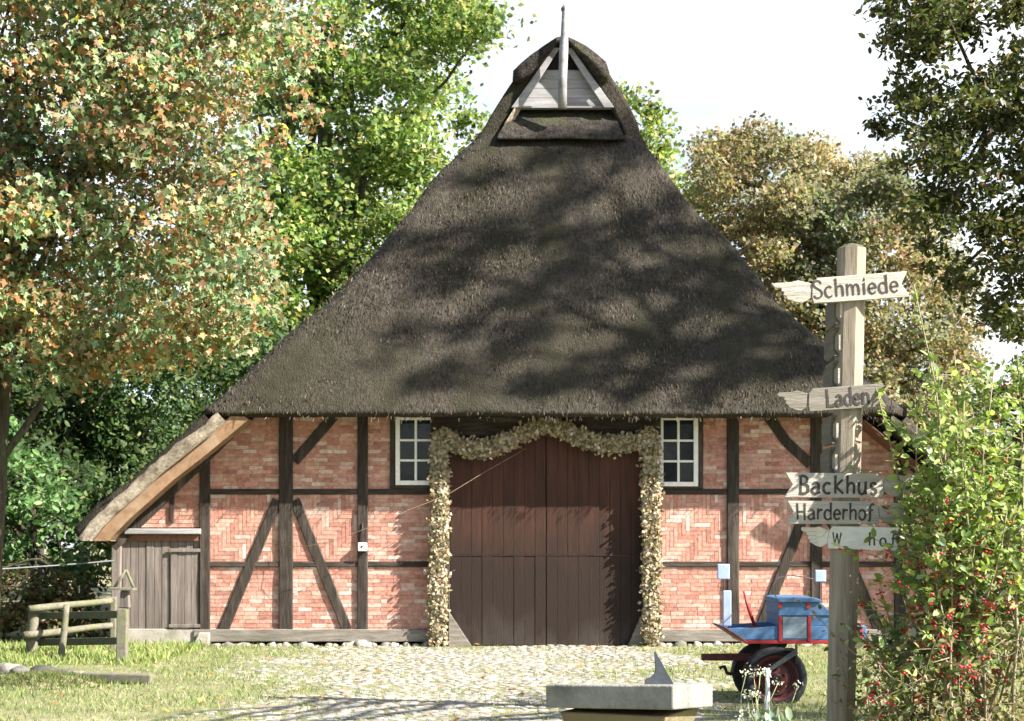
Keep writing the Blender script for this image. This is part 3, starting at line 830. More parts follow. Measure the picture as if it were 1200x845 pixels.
# ---- aisle gate on the left
mb = MB(); xs_ = np.linspace(143, 236, 11)
for k in range(10):
    dy = random.uniform(-.008,.008); mb.prism([W(xs_[k], 737)[0::2], W(xs_[k+1]-.4, 737)[0::2], W(xs_[k+1]-.4, 624)[0::2], W(xs_[k], 624)[0::2]], .03+dy, .07)
ag = mb.build('aisle_gate', 'grey_plank', barn, bevel=.004)
mb = MB(); xs_ = np.linspace(200, 233, 5)
for k in range(4):
    dy = random.uniform(-.006,.006); mb.prism([W(xs_[k], 732)[0::2], W(xs_[k+1]-.4, 732)[0::2], W(xs_[k+1]-.4, 647)[0::2], W(xs_[k], 647)[0::2]], .0+dy, .028)
mb.build('wicket', 'grey_plank', ag, bevel=.004)
for z in (645, 733.5):
    mb = MB(); mb.box(W(198,z+2)[0:1]+(-.03,)+W(0,z+2)[2:], W(235,z-1)[0:1]+(-.003,)+W(0,z-2)[2:]); mb.build('batten', 'grey_plank', ag, bevel=.006)
mb = MB(); mb.box(W(147,626)[0:1]+(-.09,)+W(0,626)[2:], W(236,619)[0:1]+(.05,)+W(0,619.5)[2:]); mb.build('gate_cap', 'pale_board', barn, bevel=.01)
mb = MB(); mb.box(W(150,634)[0:1]+(-.01,)+W(0,634)[2:], W(234,626)[0:1]+(.03,)+W(0,626.4)[2:]); mb.build('gate_header', 'rust', barn, bevel=.006)
mb = MB(); mb.beam(W(136,762)[0::2], W(137,630)[0::2], .16, -.05, .12); mb.build('post', 'grey_plank', barn)
mb = MB(); mb.box(W(143,760)[0:1]+(-.01,)+W(0,760)[2:], W(234,737)[0:1]+(.12,)+W(0,737)[2:]); mb.build('plinth', 'concrete', barn, bevel=.01)
mb = MB(); mb.prism([W(226,760)[0::2], W(246,760)[0::2], W(247,741)[0::2], W(234,741)[0::2]], -.12, .02); mb.build('corner_stone', 'concrete', barn, bevel=.02)

# ------------------------------------------------------------------ garland, wall box, rope
gar = thing('garland', 'thick garland of dried pale straw flowers framing the big barn gate', 'garland', (0.57,-.15,0))
mb = MB(); 
line = [(515,752),(514,700),(515,640),(516,580),(516,530),(517,512),(532,520),(552,527),(572,526),(590,520),(608,511),(622,504),(633,500.5),(640,499),(648,500.5),(660,505),(676,512),(692,518),(708,522),(726,521),(744,519),(757,515),(762,512),(762,540),(762,600),(763,660),(762,720),(763,752)]
dense = []
for (a, b2), (c, d_) in zip(line[:-1], line[1:]):
    L = math.hypot(c-a, d_-b2)
    for k in range(max(1, int(L/1.0))): t = k/max(1, int(L/1.0)); dense.append((a+(c-a)*t, b2+(d_-b2)*t))
core = [W(*q, y=-.11) for q in dense[::8]]
mb.tube(core, .07, 8); mb.build('core', 'twig', gar, smooth=True)
GP = [(.28,.235,.145),(.38,.325,.22),(.46,.40,.30),(.18,.16,.095),(.54,.49,.385),(.31,.22,.14)]
mb = MB(); pts, cl = [], []
for q in dense:
    for _ in range(4):
        a = random.uniform(0, 2*math.pi); r = .125*random.uniform(.3, 1)**.5*(.95 if 520 < q[0] < 755 else 1.0)*(1+.35*noise.noise(Vector((q[0]*.07, q[1]*.07, 0))))
        x, y, z = W(*q, y=-.11); pts.append((x+r*math.cos(a), y-abs(math.sin(a*1.7))*.085, z+r*math.sin(a)))
pts = np.array(pts)
for p in pts:
    c = np.array(random.choices(GP, [3,4,3,2,1.5,1.2])[0])*random.uniform(.8,1.2); mb.cur = tuple(c)
    mb.blob(p, random.uniform(.022,.05), .4, (6, 4))
mb.build('straw_flowers', 'hops', gar, smooth=False)
pp = np.repeat(pts, 4, 0)+rng.normal(size=(len(pts)*4,3))*.035
scatter('dried_leaves', 'hops', gar, pp, rng.uniform(.04,.09,len(pp)), pick_cols(len(pp), GP, [3,4,3,3,1,1.2]), 'diamond', nbias=(0,-.8,.2))

wb = thing('wall_box', 'small white electric box on the dark timber post', 'box', W(425,646,-.03))
mb = MB(); mb.box(W(420,646)[0:1]+(-.12,)+W(0,646)[2:], W(430.5,646)[0:1]+(-.028,)+W(0,636)[2:]); mb.build('housing', 'white', wb, bevel=.015)
mb = MB(); mb.blob(W(425,640.5,-.125), .02, 0, sq=(1,.5,1)); mb.build('lock', 'iron', wb, smooth=True)
mb = MB(); q = [W(425,636,-.06), W(425.3,620,-.05), W(424.6,613,-.035)]; mb.tube(q, .012, 6); mb.build('conduit', 'wire', wb, smooth=True)
mb = MB(); q = [W(327,641,-.08), W(365,640,-.35), W(400,632,-.5), W(440,617,-.55), W(480,599,-.5), W(525,581,-.4), W(570,553,-.25), W(616,526,-.02)]
mb.tube(q, .004, 6); tag(mb.build('rope', 'rope', None, smooth=True), 'thin slack rope strung from a timber post up to the gate', 'rope')
# ------------------------------------------------------------------ signpost with arrow boards
D0 = 9.0; K0 = F/D0
sp = thing('signpost', 'tall weathered wooden signpost carrying carved hand-shaped arrow boards', 'signpost', tuple(P(982, 640+EYE/D0*F, D0)))
top = P(998, 292, D0); bot = P(982, 640+EYE/D0*F+8, D0)
mb = MB(); rows = []; Rp = .088
for t in np.linspace(0, 1, 22):
    c = bot+(top-bot)*t; r = []
    for k in range(9):
        an = R(22.5+45*k-13); rad = Rp*(1+.02*noise.noise(Vector((math.cos(an)*2, math.sin(an)*2, t*6))))
        r.append((c[0]+rad*math.cos(an), c[1]+rad*math.sin(an), c[2]))
    rows.append(r)
mb.grid(rows); pst = mb.build('post', 'post_wood', sp)
mb = MB(); r0 = [(top[0]+Rp*1.0*math.cos(R(22.5+45*k-13)), top[1]+Rp*math.sin(R(22.5+45*k-13)), top[2]-.001) for k in range(8)]
r1 = [(top[0]+Rp*.55*math.cos(R(22.5+45*k-13)), top[1]+Rp*.55*math.sin(R(22.5+45*k-13)), top[2]+.022) for k in range(8)]
mb.add(r0+r1+[tuple(top+np.array((0,0,.036)))], [(i, (i+1) % 8, 8+(i+1) % 8, 8+i) for i in range(8)]+[(8+i, 8+(i+1) % 8, 16) for i in range(8)])
mb.build('post_cap', 'fence_dark', sp)

def arc(cx, cy, rx, ry, a0, a1, n=14):
    return [(cx+rx*math.cos(R(a0+(a1-a0)*i/n)), cy+ry*math.sin(R(a0+(a1-a0)*i/n))) for i in range(n+1)]
def smooth(p, n=5):
    p = [np.array(q, float) for q in p]; out = []
    for i in range(len(p)-1):
        a = p[max(i-1,0)]; b2 = p[i]; c = p[i+1]; d = p[min(i+2,len(p)-1)]
        for k in range(n):
            t = k/n; out.append(.5*((2*b2)+(c-a)*t+(2*a-5*b2+4*c-d)*t*t+(3*b2-a-3*c+d)*t**3))
    out.append(p[-1]); return [tuple(q) for q in out]
GL = {
 'S': (.50, [smooth([(.42,.66),(.36,.77),(.23,.81),(.10,.75),(.07,.62),(.15,.50),(.30,.40),(.42,.28),(.42,.12),(.29,.0),(.14,.01),(.05,.13)])]),
 'c': (.44, [arc(.22,.25,.19,.25,48,312)]),
 'h': (.46, [[(.0,.80),(.06,.82),(.06,0)], smooth([(.06,.33),(.14,.46),(.26,.51),(.36,.42),(.37,.2),(.37,0)])]),
 'm': (.72, [[(.0,.50),(.06,.52),(.06,0)], smooth([(.06,.34),(.13,.46),(.22,.51),(.31,.42),(.33,.2),(.33,0)]), smooth([(.33,.34),(.40,.46),(.49,.51),(.59,.42),(.61,.2),(.61,0)])]),
 'i': (.20, [[(.03,.50),(.09,.52),(.09,0)], [(.08,.66),(.10,.71),(.11,.66)]]),
 'e': (.44, [[(.03,.26),(.38,.29)]+arc(.21,.26,.175,.25,10,322)]),
 'd': (.48, [arc(.21,.25,.18,.25,40,320), [(.33,.81),(.39,.83),(.39,.04),(.44,.0)]]),
 'L': (.46, [[(.0,.80),(.12,.80)], [(.07,.82),(.07,.02),(.38,.0),(.41,.10)]]),
 'a': (.46, [smooth([(.08,.44),(.18,.51),(.30,.47),(.35,.36),(.35,.12),(.40,.0)]), smooth([(.35,.30),(.18,.28),(.05,.18),(.07,.05),(.18,.0),(.29,.06),(.35,.16)])]),
 'n': (.46, [[(.0,.50),(.06,.52),(.06,0)], smooth([(.06,.33),(.14,.46),(.26,.51),(.36,.42),(.37,.2),(.37,0)])]),
 'B': (.50, [[(.0,.80),(.08,.82),(.08,0)], smooth([(.02,.80),(.22,.82),(.36,.73),(.36,.54),(.22,.44),(.10,.43)]), smooth([(.12,.43),(.28,.43),(.42,.34),(.42,.13),(.28,.0),(.02,.0)])]),
 'k': (.50, [[(.0,.78),(.07,.80),(.07,0)], [(.40,.66),(.09,.34),(.44,.0)]]),
 'u': (.46, [smooth([(.02,.51),(.06,.49),(.06,.2),(.10,.04),(.21,-.01),(.32,.06),(.36,.18)]), [(.31,.50),(.37,.52),(.37,.04),(.42,.0)]]),
 's': (.38, [smooth([(.32,.42),(.25,.51),(.12,.49),(.08,.38),(.18,.28),(.31,.20),(.32,.07),(.20,-.01),(.05,.07)])]),
 'H': (.56, [[(.03,.84),(.06,.0)], [(.46,.84),(.45,-.04)], [(.05,.40),(.46,.42)]]),
 'r': (.34, [[(.0,.50),(.06,.52),(.06,0)], smooth([(.06,.33),(.13,.45),(.22,.51),(.31,.46)])]),
 'o': (.46, [arc(.21,.25,.19,.25,90,449,20)]),
 'f': (.36, [smooth([(.36,.74),(.29,.81),(.19,.76),(.15,.6),(.14,.3),(.13,.05),(.06,-.08)]), [(.03,.49),(.31,.50)]]),
 'W': (.78, [[(.0,.80),(.18,.0),(.36,.74)], [(.36,.74),(.54,.0),(.72,.80)]]),
 ' ': (.3, []),
}
def ribbon(mb, pl, w, fr, lift):
    pl = [np.array(q, float) for q in pl]; n = len(pl); Lf, Rt = [], []
    for i in range(n):
        t0 = unit(pl[i]-pl[i-1]) if i else None; t1 = unit(pl[i+1]-pl[i]) if i < n-1 else None
        if t0 is None: t0 = t1
        if t1 is None: t1 = t0
        t = unit(t0+t1); nn = np.array((-t[1], t[0])); cs = max(.45, float(np.dot(nn, np.array((-t0[1], t0[0])))))
        ww = w/2/cs*(1 if 0 < i < n-1 else .9)
        Lf.append(pl[i]+nn*ww); Rt.append(pl[i]-nn*ww)
    o, ux, uz, un = fr
    vs = []
    for q in Lf: vs.append(o+ux*q[0]+uz*q[1]+un*lift)
    for q in Rt: vs.append(o+ux*q[0]+uz*q[1]+un*lift)
    for q in Lf: vs.append(o+ux*q[0]+uz*q[1]-un*.001)
    for q in Rt: vs.append(o+ux*q[0]+uz*q[1]-un*.001)
    fs = []
    for i in range(n-1):
        fs += [(i, i+1, n+i+1, n+i), (i, 2*n+i, 2*n+i+1, i+1), (n+i, n+i+1, 3*n+i+1, 3*n+i)]
    mb.add(vs, fs)
def lettering(mb, text, x0, x1, zb, h, fr, weight=.085):
    tw = sum(GL[c][0] for c in text); nsp = len(text)-1
    sx = h; sp_ = ((x1-x0)-tw*sx)/max(1, nsp)
    if sp_ < .02*h: sx = (x1-x0)/(tw+.06*nsp); sp_ = .06*sx
    x = x0; k = 0
    for c in text:
        for pl in GL[c][1]:
            ribbon(mb, [(x+a*sx, zb+b2*h) for a, b2 in pl], weight*h, fr, .0022+.0004*(k % 4)); k += 1
        x += GL[c][0]*sx+sp_
HAND = [(3.95,.80),(4.1,.84),(4.5,.97),(4.78,.92),(5.48,.93),(5.56,.85),(5.48,.75),(5.2,.71),(5.23,.60),(5.12,.56),(5.16,.44),(5.05,.38),(5.0,.26),(4.86,.21),(4.65,.12),(4.4,.07),(4.2,.15),(4.02,.28)]
KNUCK = [[(4.62,.74),(5.18,.72)], [(4.66,.58),(5.12,.57)], [(4.62,.42),(5.06,.39)], [(4.55,.27),(4.92,.23)], smooth([(4.05,.86),(4.2,.62),(4.45,.5),(4.7,.52)])]
def arrow_board(label, text, tail, tip, h, yaw, flip, d, mat='sign_wood', tx=(.1,.8), th=.66, zb=.18, blen=4.0, weight=.10, hand=1.0):
    """tail, tip: measured middle points (px, py) of the two ends; flip: the hand points left."""
    A = P(*tail, d); B = P(*tip, d); L = float(np.linalg.norm(B-A)); hh = h/F*d
    ux = unit(B-A); 
    if yaw:
        c_, s_ = math.cos(R(yaw)), math.sin(R(yaw)); mid = (A+B)/2
        ux = np.array((ux[0]*c_, ux[0]*s_, ux[2])); ux = unit(ux); L /= c_; A = mid-ux*L/2
    un = unit(np.cross(ux, (0,0,1)))*(1 if ux[0] > 0 else -1); uz = unit(np.cross(un, ux))*(1 if ux[0] > 0 else 1)
    if uz[2] < 0: uz = -uz
    if un[1] > 0: un = -un
    s = L/5.56; 
    body = [(0,0),(4.0-.06,0.02),(4.0,.26),(3.93,.80),(3.72,1.0),(0.04,1.0),(.32,.52)]
    sc = lambda q: (q[0]*s, (q[1]-.5)*hh)
    mb = MB(); mb.prism_frame([sc(q) for q in body], A, ux, uz, un, -.013, .011)
    bd = mb.build('arrow_board', mat, sp, bevel=.003, label=label)
    mb = MB(); mb.prism_frame([sc(q) for q in HAND], A, ux, uz, un, -.012, .006)
    mb.build('pointing_hand', mat, bd, bevel=.003)
    mb = MB(); 
    for kn in KNUCK: ribbon(mb, [sc(q) for q in kn], .0022, (A, ux, uz, un), .0068)
    mb.build('carved_lines', 'carve', bd)
    x0, x1 = tx
    if flip: fr = (A+ux*L, -ux, uz, un); lx0, lx1 = L-x1*s, L-x0*s
    else: fr = (A, ux, uz, un); lx0, lx1 = x0*s, x1*s
    tot = len(text)
    words_ = [(0, text)] if ' ' not in text else [(0, text[:text.index(' ')]), (text.rindex(' ')+1, text[text.rindex(' ')+1:])]
    for i0, wd in words_:
        mb = MB(); a0 = lx0+(lx1-lx0)*i0/tot; a1 = lx0+(lx1-lx0)*(i0+len(wd))/tot
        lettering(mb, wd, a0, a1, (zb-.5)*hh, th*hh, (fr[0]+un*.011, *fr[1:]), weight)
        mb.build('lettering', 'letter', bd)
    for q in ((2.1,.1),):
        pass
    return bd
yb0 = D0-.095
arrow_board('arrow board with hand pointing left reading Schmiede', 'Schmiede', (1065,333), (906,345), 30, 0, True, yb0, tx=(.42,3.95), th=.82, zb=.22, weight=.085)
arrow_board('arrow board with hand pointing left reading Laden', 'Laden', (1037,463), (911,472), 27, 0, True, yb0, tx=(.8,3.05), th=.90, zb=.17, weight=.115, mat='sign_shaded')
arrow_board('arrow board with hand pointing right reading Backhus', 'Backhus', (919,568.5), (1081,570), 29, 0, False, yb0, tx=(.58,3.72), th=.86, zb=.17, weight=.115)
arrow_board('arrow board with hand pointing right reading Harderhof', 'Harderhof', (921,600.5), (1073,601.5), 27, 0, False, yb0, tx=(.45,3.75), th=.84, zb=.2)
arrow_board('bleached, sunlit white arrow board half hidden by leaves, ending in hof', 'W   hof', (1048,632), (944,629), 27, -30, True, yb0-.01, mat='sign_white_sunlit', tx=(.2,3.7), th=.66, zb=.2)
# boards on the left face that point away, seen nearly edge on
for (px, py, hpx, lab) in ((984,362,34,0),(982.5,400,34,0),(981.5,439,34,0),(979.5,503,33,0),(978,540,33,0)):
    A = P(px, py, D0-.06); hh = hpx/F*D0; mb = MB(); L = .34
    ux = unit(np.array((.02,1,0))); un = np.array((-1,.02,0)); uz = np.array((0,0,1.))
    if hpx: 
        mb.prism_frame([(0,-.5*hh),(L*.8,-.5*hh),(L*.82,-.42*hh),(L,-.40*hh),(L,.34*hh),(L*.84,.40*hh),(L*.8,.5*hh),(0,.5*hh),(.05,.18*hh),(.05,-.2*hh)], A, ux, uz, un, 0, .022)
    mb.build('arrow_board', 'sign_grey_shaded', sp, bevel=.003, label='arrow board seen edge on, pointing away to the back')
    mb = MB(); mb.prism_frame([(-.002,-.3*hh),(.004,-.3*hh),(.004,.22*hh),(-.002,.22*hh)], A+np.array((0,-.003,0)), ux, uz, un, -.016, -.002); mb.build('batten', 'sign_wood', sp)  # pale strip standing for the board's bright end grain, no real batten
# ------------------------------------------------------------------ sundial
DS = 7.8; sc_ = P(742, 803, DS+.2)
sdl = thing('sundial', 'stone slab sundial with a dark metal fin on a brown pedestal', 'sundial', (sc_[0], sc_[1], 0))
th = R(24); ux = np.array((math.cos(th), -math.sin(th)*1.0, 0)); uy = np.array((math.sin(th), math.cos(th), 0))
# near corner of the slab is the one at px 789
tilt = .078
nc = P(789, 803, DS-.35); nc = np.array(nc); 
ex = np.array((-math.cos(th), math.sin(th), 0)); ey = np.array((math.sin(th), math.cos(th), 0))
sx_, sy_, tz_ = 147/F*(DS-.28)/math.cos(th), .66, 29/F*(DS-.35)
def slabp(a, b2, z): 
    p = nc+ex*a+ey*b2; return p+np.array((0,0,z-tilt*(p[1]-nc[1])))
mb = MB(); mb.hexa([slabp(0,0,-tz_),slabp(sx_,0,-tz_+.004),slabp(sx_,sy_,-tz_),slabp(0,sy_,-tz_)], [slabp(0,0,0),slabp(sx_,0,0),slabp(sx_,sy_,0),slabp(0,sy_,0)])
slab = mb.build('slab', 'slab', sdl, bevel=.008)
cxy = slabp(sx_*.5, sy_*.5, 0)
mb = MB(); 
for (z0, z1, r0, r1) in ((0,.12,.34,.33),(.12,.72,.27,.24),(.72,cxy[2]-tz_-.005,.25,.28)):
    q = []
    for z, r in ((z0,r0),(z1,r1)):
        q.append([tuple(cxy*np.array((1,1,0))+ex*(a*r)+ey*(b2*r)+np.array((0,0,z))) for a, b2 in ((-1,-1),(1,-1),(1,1),(-1,1))])
    mb.hexa(q[0], q[1])
mb.build('pedestal', 'pedestal', sdl, bevel=.012)
dgn = DS+.0; kk = dgn/F
gpoly = [(755,803),(755.5,797),(758,795),(763,793),(766.5,790),(768,783),(766.5,764),(768,763.5),(790,802.5),(790,803)]
o = P(772, 803, dgn); gx2 = np.array((.985,.17,0)); mb = MB()
o[2] = nc[2]-tilt*(o[1]-nc[1])-.004
mb.prism_frame([((a-772)*kk*1.015, (803-b2)*kk) for a, b2 in gpoly], o, gx2, (0,0,1.), (.17,-.985,0), -.006, .006)
mb.build('gnomon', 'slate_metal', sdl, bevel=.001)
# ------------------------------------------------------------------ little blue cart
DC = 16.4; kc = DC/F
cart = thing('cart', 'small blue wooden cart with red trim and one axle of rubber wheels', 'cart', tuple(P(930, 640+EYE/DC*F, DC+.45)))
yc = DC-DF
def PC(px, py): q = P(px, py, DC); return (q[0], q[2])
def cpr(poly, y0, y1, name, mat, par=None, bevel=.006, label=None):
    mb = MB(); mb.prism([PC(*q) for q in poly], yc+y0, yc+y1); return mb.build(name, mat, par or cart, bevel=bevel, label=label)
low = [(849,736.5),(868,735.5),(880,736),(895,735),(912,733.5),(1015,733.5),(1015,750),(872,750)]
cpr(low, 0, .025, 'side_board', 'blue'); cpr(low, .90, .925, 'side_board', 'blue')
cpr([(873,748),(1015,748),(1015,750),(874,750)], .026, .899, 'floor', 'blue')
cpr([(848,736),(849.5,734.5),(874,750),(872,752)], -.006, .93, 'front_slope', 'maroon')
cpr([(871,750.3),(1016,750.3),(1016,754.5),(873,754.5)], -.012, .935, 'bottom_rail', 'red')
cpr([(1007,735),(1011,735),(1011,750.2),(1007,750.2)], -.012, -.002, 'trim_post', 'red')
bx = cpr([(912.5,706),(962,706),(977,721),(977,733.3),(912.5,733.3)], .002, .80, 'seat_box', 'blue')
cpr([(913,733.6),(977,733.6),(977,749.8),(913,749.8)], -.008, -.001, 'lower_panel', 'blue', bx)
cpr([(917,723),(945.5,723),(945.5,748),(917,748)], -.0125, -.0085, 'faded_panel', 'faded_blue', bx, bevel=.002)
for k in range(0): cpr([(917,724+k*4),(945.5,724+k*4),(945.5,726.4+k*4),(917,726.4+k*4)], -.0165, -.0128, 'vent_slat', 'blue', bx, bevel=.001)
cpr([(911.5,720.2),(978,720.2),(978,721.2),(911.5,721.2)], -.014, .81, 'ledge', 'blue', bx)
for a in (912, 946): cpr([(a,721.5),(a+4.2,721.5),(a+4.2,752),(a,752)], -.02, -.009, 'trim_post', 'red', bx)
for a in (912.2, 945): cpr([(a,706),(a+4.2,706),(a+4.2,713),(a,713)], -.012, .001, 'hinge', 'red', bx, bevel=.002)
cpr([(911,701.5),(916,700),(955,700.5),(962,703),(962,706),(911,706)], -.03, .83, 'lid', 'blue', bx, bevel=.01)
# wheels
def wheel(px, py, y, par):
    r = 37.5*kc; c = np.array(P(px, py, DC)); c[1] = yc+y; mb = MB(); rows = []
    prof = [(.72,-.075),(.80,-.10),(.93,-.10),(.985,-.075),(1.0,-.03),(1.0,.03),(.985,.075),(.93,.10),(.80,.10),(.72,.075)]
    for k in range(41):
        a = 2*math.pi*k/40
        rows.append([(c[0]+r*q*math.cos(a), c[1]+yy*.9, c[2]+r*q*math.sin(a)) for q, yy in prof])
    mb.grid(rows); tw = mb.build('wheel', 'tyre', par, smooth=True)
    mb = MB(); rows = []
    prof = [(.725,-.066),(.71,-.070),(.66,-.064),(.62,-.030),(.42,-.024),(.36,-.05),(.20,-.055),(.16,-.075),(.0,-.078)]
    for k in range(33):
        a = 2*math.pi*k/32
        rows.append([(c[0]+r*q*math.cos(a), c[1]+yy, c[2]+r*q*math.sin(a)) for q, yy in prof])
    mb.grid(rows); mb.build('rim', 'maroon', tw, smooth=True)
    for k in range(5):
        mb = MB(); a = 2*math.pi*k/5+.3; mb.blob((c[0]+r*.29*math.cos(a), c[1]-.056, c[2]+r*.29*math.sin(a)), .016, 0, (6,4)); mb.build('wheel_nut', 'iron', tw, smooth=True)
    mb = MB(); mb.tube([(c[0], c[1]-.12, c[2]), (c[0], c[1]-.07, c[2])], r*.15, 14); mb.build('hub', 'iron', tw, bevel=.006)
    mb = MB(); mb.tube([(c[0]+r*.53*math.cos(2*math.pi*k/32), c[1]-.032, c[2]+r*.53*math.sin(2*math.pi*k/32)) for k in range(33)], .012, 6, cap=False); mb.build('rim_ring', 'iron', tw, smooth=True)
wheel(909, 795, .06, cart); wheel(909, 795, .86, cart)
mb = MB(); a = P(909,795,DC); mb.tube([(a[0], yc+.1, a[2]), (a[0], yc+.85, a[2])], .03, 8); mb.build('axle', 'iron', cart)
for y0 in (-.09, .76):
    mb = MB(); 
    fpts = [(872,797),(874,786),(880,777),(890,770),(903,765),(918,762),(932,762)]
    up = [PC(*q) for q in fpts]
    rows = [[(x, yc+y0, z), (x, yc+y0+.26, z), (x, yc+y0+.26, z+.014), (x, yc+y0, z+.014), (x, yc+y0, z)] for x, z in up]
    mb.grid(rows); mb.build('mudguard', 'tyre', cart)
cpr([(886,791),(889,794),(934,765),(930,760)], -.10, -.07, 'mudguard_stay', 'fender')
cpr([(905,754.6),(926,754.6),(920,763),(903,766)], .1, .75, 'spring_block', 'iron')
cpr([(931,754.6),(933.4,754.6),(933.4,778),(931,778)], -.06, -.03, 'stay', 'iron', bevel=.002)
mb = MB(); q0 = P(822,770,DC+.45); q1 = P(905,771,DC+.45)
mb.hexa([q0+np.array(v) for v in ((0,-.05,-.035),(0,.05,-.035),(0,.05,.035),(0,-.05,.035))], [q1+np.array(v) for v in ((0,-.05,-.03),(0,.05,-.03),(0,.05,.05),(0,-.05,.05))])
mb.build('drawbar', 'maroon', cart, bevel=.008)
mb = MB(); mb.tube([P(843,783,DC+.45),P(849,781,DC+.45),P(852,789,DC+.45),P(866,791,DC+.45),P(900,790,DC+.45)], .022, 6); mb.build('hitch_rod', 'iron', cart, smooth=True)
mb = MB(); mb.tube([P(871.5,693,DC+.3),P(877,713,DC+.3),P(885,735,DC+.3)], [.010,.016,.02], 6); mb.build('brake_lever', 'red', cart, smooth=True)
mb = MB(); mb.blob(P(882,736,DC+.3), .05, .3, sq=(1.6,1,.7)); mb.build('lever_bracket', 'maroon', cart, smooth=True)
mb = MB(); mb.tube([P(913,704,DC+.2),P(906,694,DC+.2),P(906,685,DC+.2),P(912,677,DC+.25),P(926,674,DC+.3),P(940,676,DC+.3),P(955,679,DC+.3)], .006, 6); mb.build('cable', 'wire', cart, smooth=True)
def blade(px0, px1, py0, py1, name, dy):
    mb = MB(); q0 = P(px0, py1, DC+dy); q1 = P(px1, py0, DC+dy); 
    mb.box((q0[0], q0[1]-.012, q0[2]), (q1[0], q1[1]+.012, q1[2])); return mb.build(name, 'pale_blue', cart, bevel=.01)
blade(847, 857, 692, 734, 'front_stanchion', .45); blade(840.5, 855, 661, 679, 'front_plate', .45); blade(955, 968, 668, 682, 'rear_plate', .45)
mb = MB(); mb.tube([P(848.5,693,DC+.45),P(848,676,DC+.45)], .008, 6); mb.tube([P(961,704,DC+.45),P(961,680,DC+.45)], .010, 6); mb.build('stanchion_rod', 'wire', cart)

# ------------------------------------------------------------------ fence corner, feeder, edging, cable
DFN = 23.2
fc_ = thing('fence', 'weathered wooden fence corner of posts, round rails and dark planks', 'fence', tuple(P(90, 640+EYE/DFN*F, DFN)))
def fpost(px, top, d, w, mat, lean=0, rnd=False, name='post'):
    b2 = P(px, 640+EYE/d*F+2, d); t = P(px+lean, top, d); mb = MB(); r = w/2/F*d
    if rnd: mb.tube(curve_pts(b2, t, 6, wob=.03), np.linspace(r*1.1, r*.9, 7), 9); return mb.build(name, mat, fc_, smooth=True)
    mb.hexa([b2+np.array(v)*r for v in ((-1,-1,0),(1,-1,0),(1,1,0),(-1,1,0))], [t+np.array(v)*r for v in ((-1,-1,0),(1,-1,0),(1,1,.2),(-1,1,.2))]); return mb.build(name, mat, fc_, bevel=.015)
fpost(143, 713, 22.0, 12, 'fence', 1); fpost(71, 709, 22.6, 8, 'fence', 7, True); fpost(37, 712, 23.6, 13, 'fence', 3, True); fpost(133, 700, 24.3, 7, 'fence', 0, False)
def frail(p0, d0, p1, d1, w, mat, flat=False):
    a = P(*p0, d0); b2 = P(*p1, d1); r = w/2/F*d0; mb = MB()
    if flat:
        mb.hexa([a+np.array(v) for v in ((0,-.02,-r),(0,.02,-r),(0,.02,r),(0,-.02,r))], [b2+np.array(v) for v in ((0,-.02,-r),(0,.02,-r),(0,.02,r),(0,-.02,r))]); return mb.build('plank_rail', mat, fc_, bevel=.006)
    mb.tube(curve_pts(a, b2, 8, wob=.015), np.linspace(r*1.05, r*.85, 9), 9); return mb.build('round_rail', mat, fc_, smooth=True)
frail((34,714), 23.4, (131,704), 24.2, 8.5, 'fence'); frail((28,744.5), 23.4, (131,733), 24.2, 8.5, 'fence')
frail((40,722), 23.9, (141,720), 22.12, 8, 'fence_dark', True); frail((38,753), 23.9, (141,751), 22.12, 8, 'fence_dark', True)
bf = thing('bird_feeder', 'small gabled bird feeder standing on top of the square fence post', 'bird feeder', tuple(P(145, 713, 22.0)))
mb = MB(); dB = 22.0
for a, b2 in (((133,690),(148,668)), ((148,668),(157,690))): mb.tube([P(*a, dB), P(*b2, dB)], .022, 6)
mb.build('gable_stick', 'fence', bf, smooth=True)
mb = MB(); mb.hexa([P(131,691,dB)+np.array((0,-.12,0)),P(158,692,dB)+np.array((0,-.12,0)),P(158,692,dB)+np.array((0,.12,0)),P(131,691,dB)+np.array((0,.12,0))], [P(131,688,dB)+np.array((0,-.12,0)),P(158,689,dB)+np.array((0,-.12,0)),P(158,689,dB)+np.array((0,.12,0)),P(131,688,dB)+np.array((0,.12,0))])
mb.build('tray', 'fence', bf, bevel=.006)
mb = MB(); mb.prism([(P(141,712,dB)[0],P(0,712,dB)[2]),(P(152,712,dB)[0],P(0,712,dB)[2]),(P(151,692,dB)[0],P(0,692,dB)[2]),(P(142,692,dB)[0],P(0,692,dB)[2])], dB-DF-.06, dB-DF+.06); mb.build('stem', 'grey_plank', bf, bevel=.006)
gr = 'stones edging the grass by the fence'
for k, (px, py, r, lab) in enumerate(((8,788,.14,'pale rounded edging stone at the far left end below the fence'),(24,790,.11,'small grey edging stone between the pale end stone and the dark bank'),(50,793,.17,'broad dark edging stone below the rear fence posts'),(74,795,.13,'mossy edging stone below the thin leaning fence post'),(88,796,.11,'bright edging stone beside the end of the timber baulk'))):
    d = EYE/(py-640)*F; mb = MB(); g1 = (.22,.13,.07,.09,.20)[k]; mb.cur = (g1, g1*.96, g1*.86); q = P(px, py, d)
    mb.blob((q[0], q[1], .02), r, .5, (12, 8), (1.3,1,.75)); o = mb.build('edging_stone', 'stone', None, smooth=True); tag(o, lab, 'stone', gr)
mb = MB(); rows = []; q = P(52, 640+EYE/18.6*F, 18.6)      # low bank of bare earth below the fence
for j in np.linspace(0, 1, 9):
    rows.append([(q[0]+.72*j*math.cos(2*math.pi*k/22), q[1]+.55*j*math.sin(2*math.pi*k/22),   .13*(1-j*j)-.03+.05*noise.noise(Vector((k*.6, j*5, 2)))) for k in range(23)])
mb.grid(rows); tag(mb.build('earth_bank', 'earth', None, smooth=True), kind='structure')
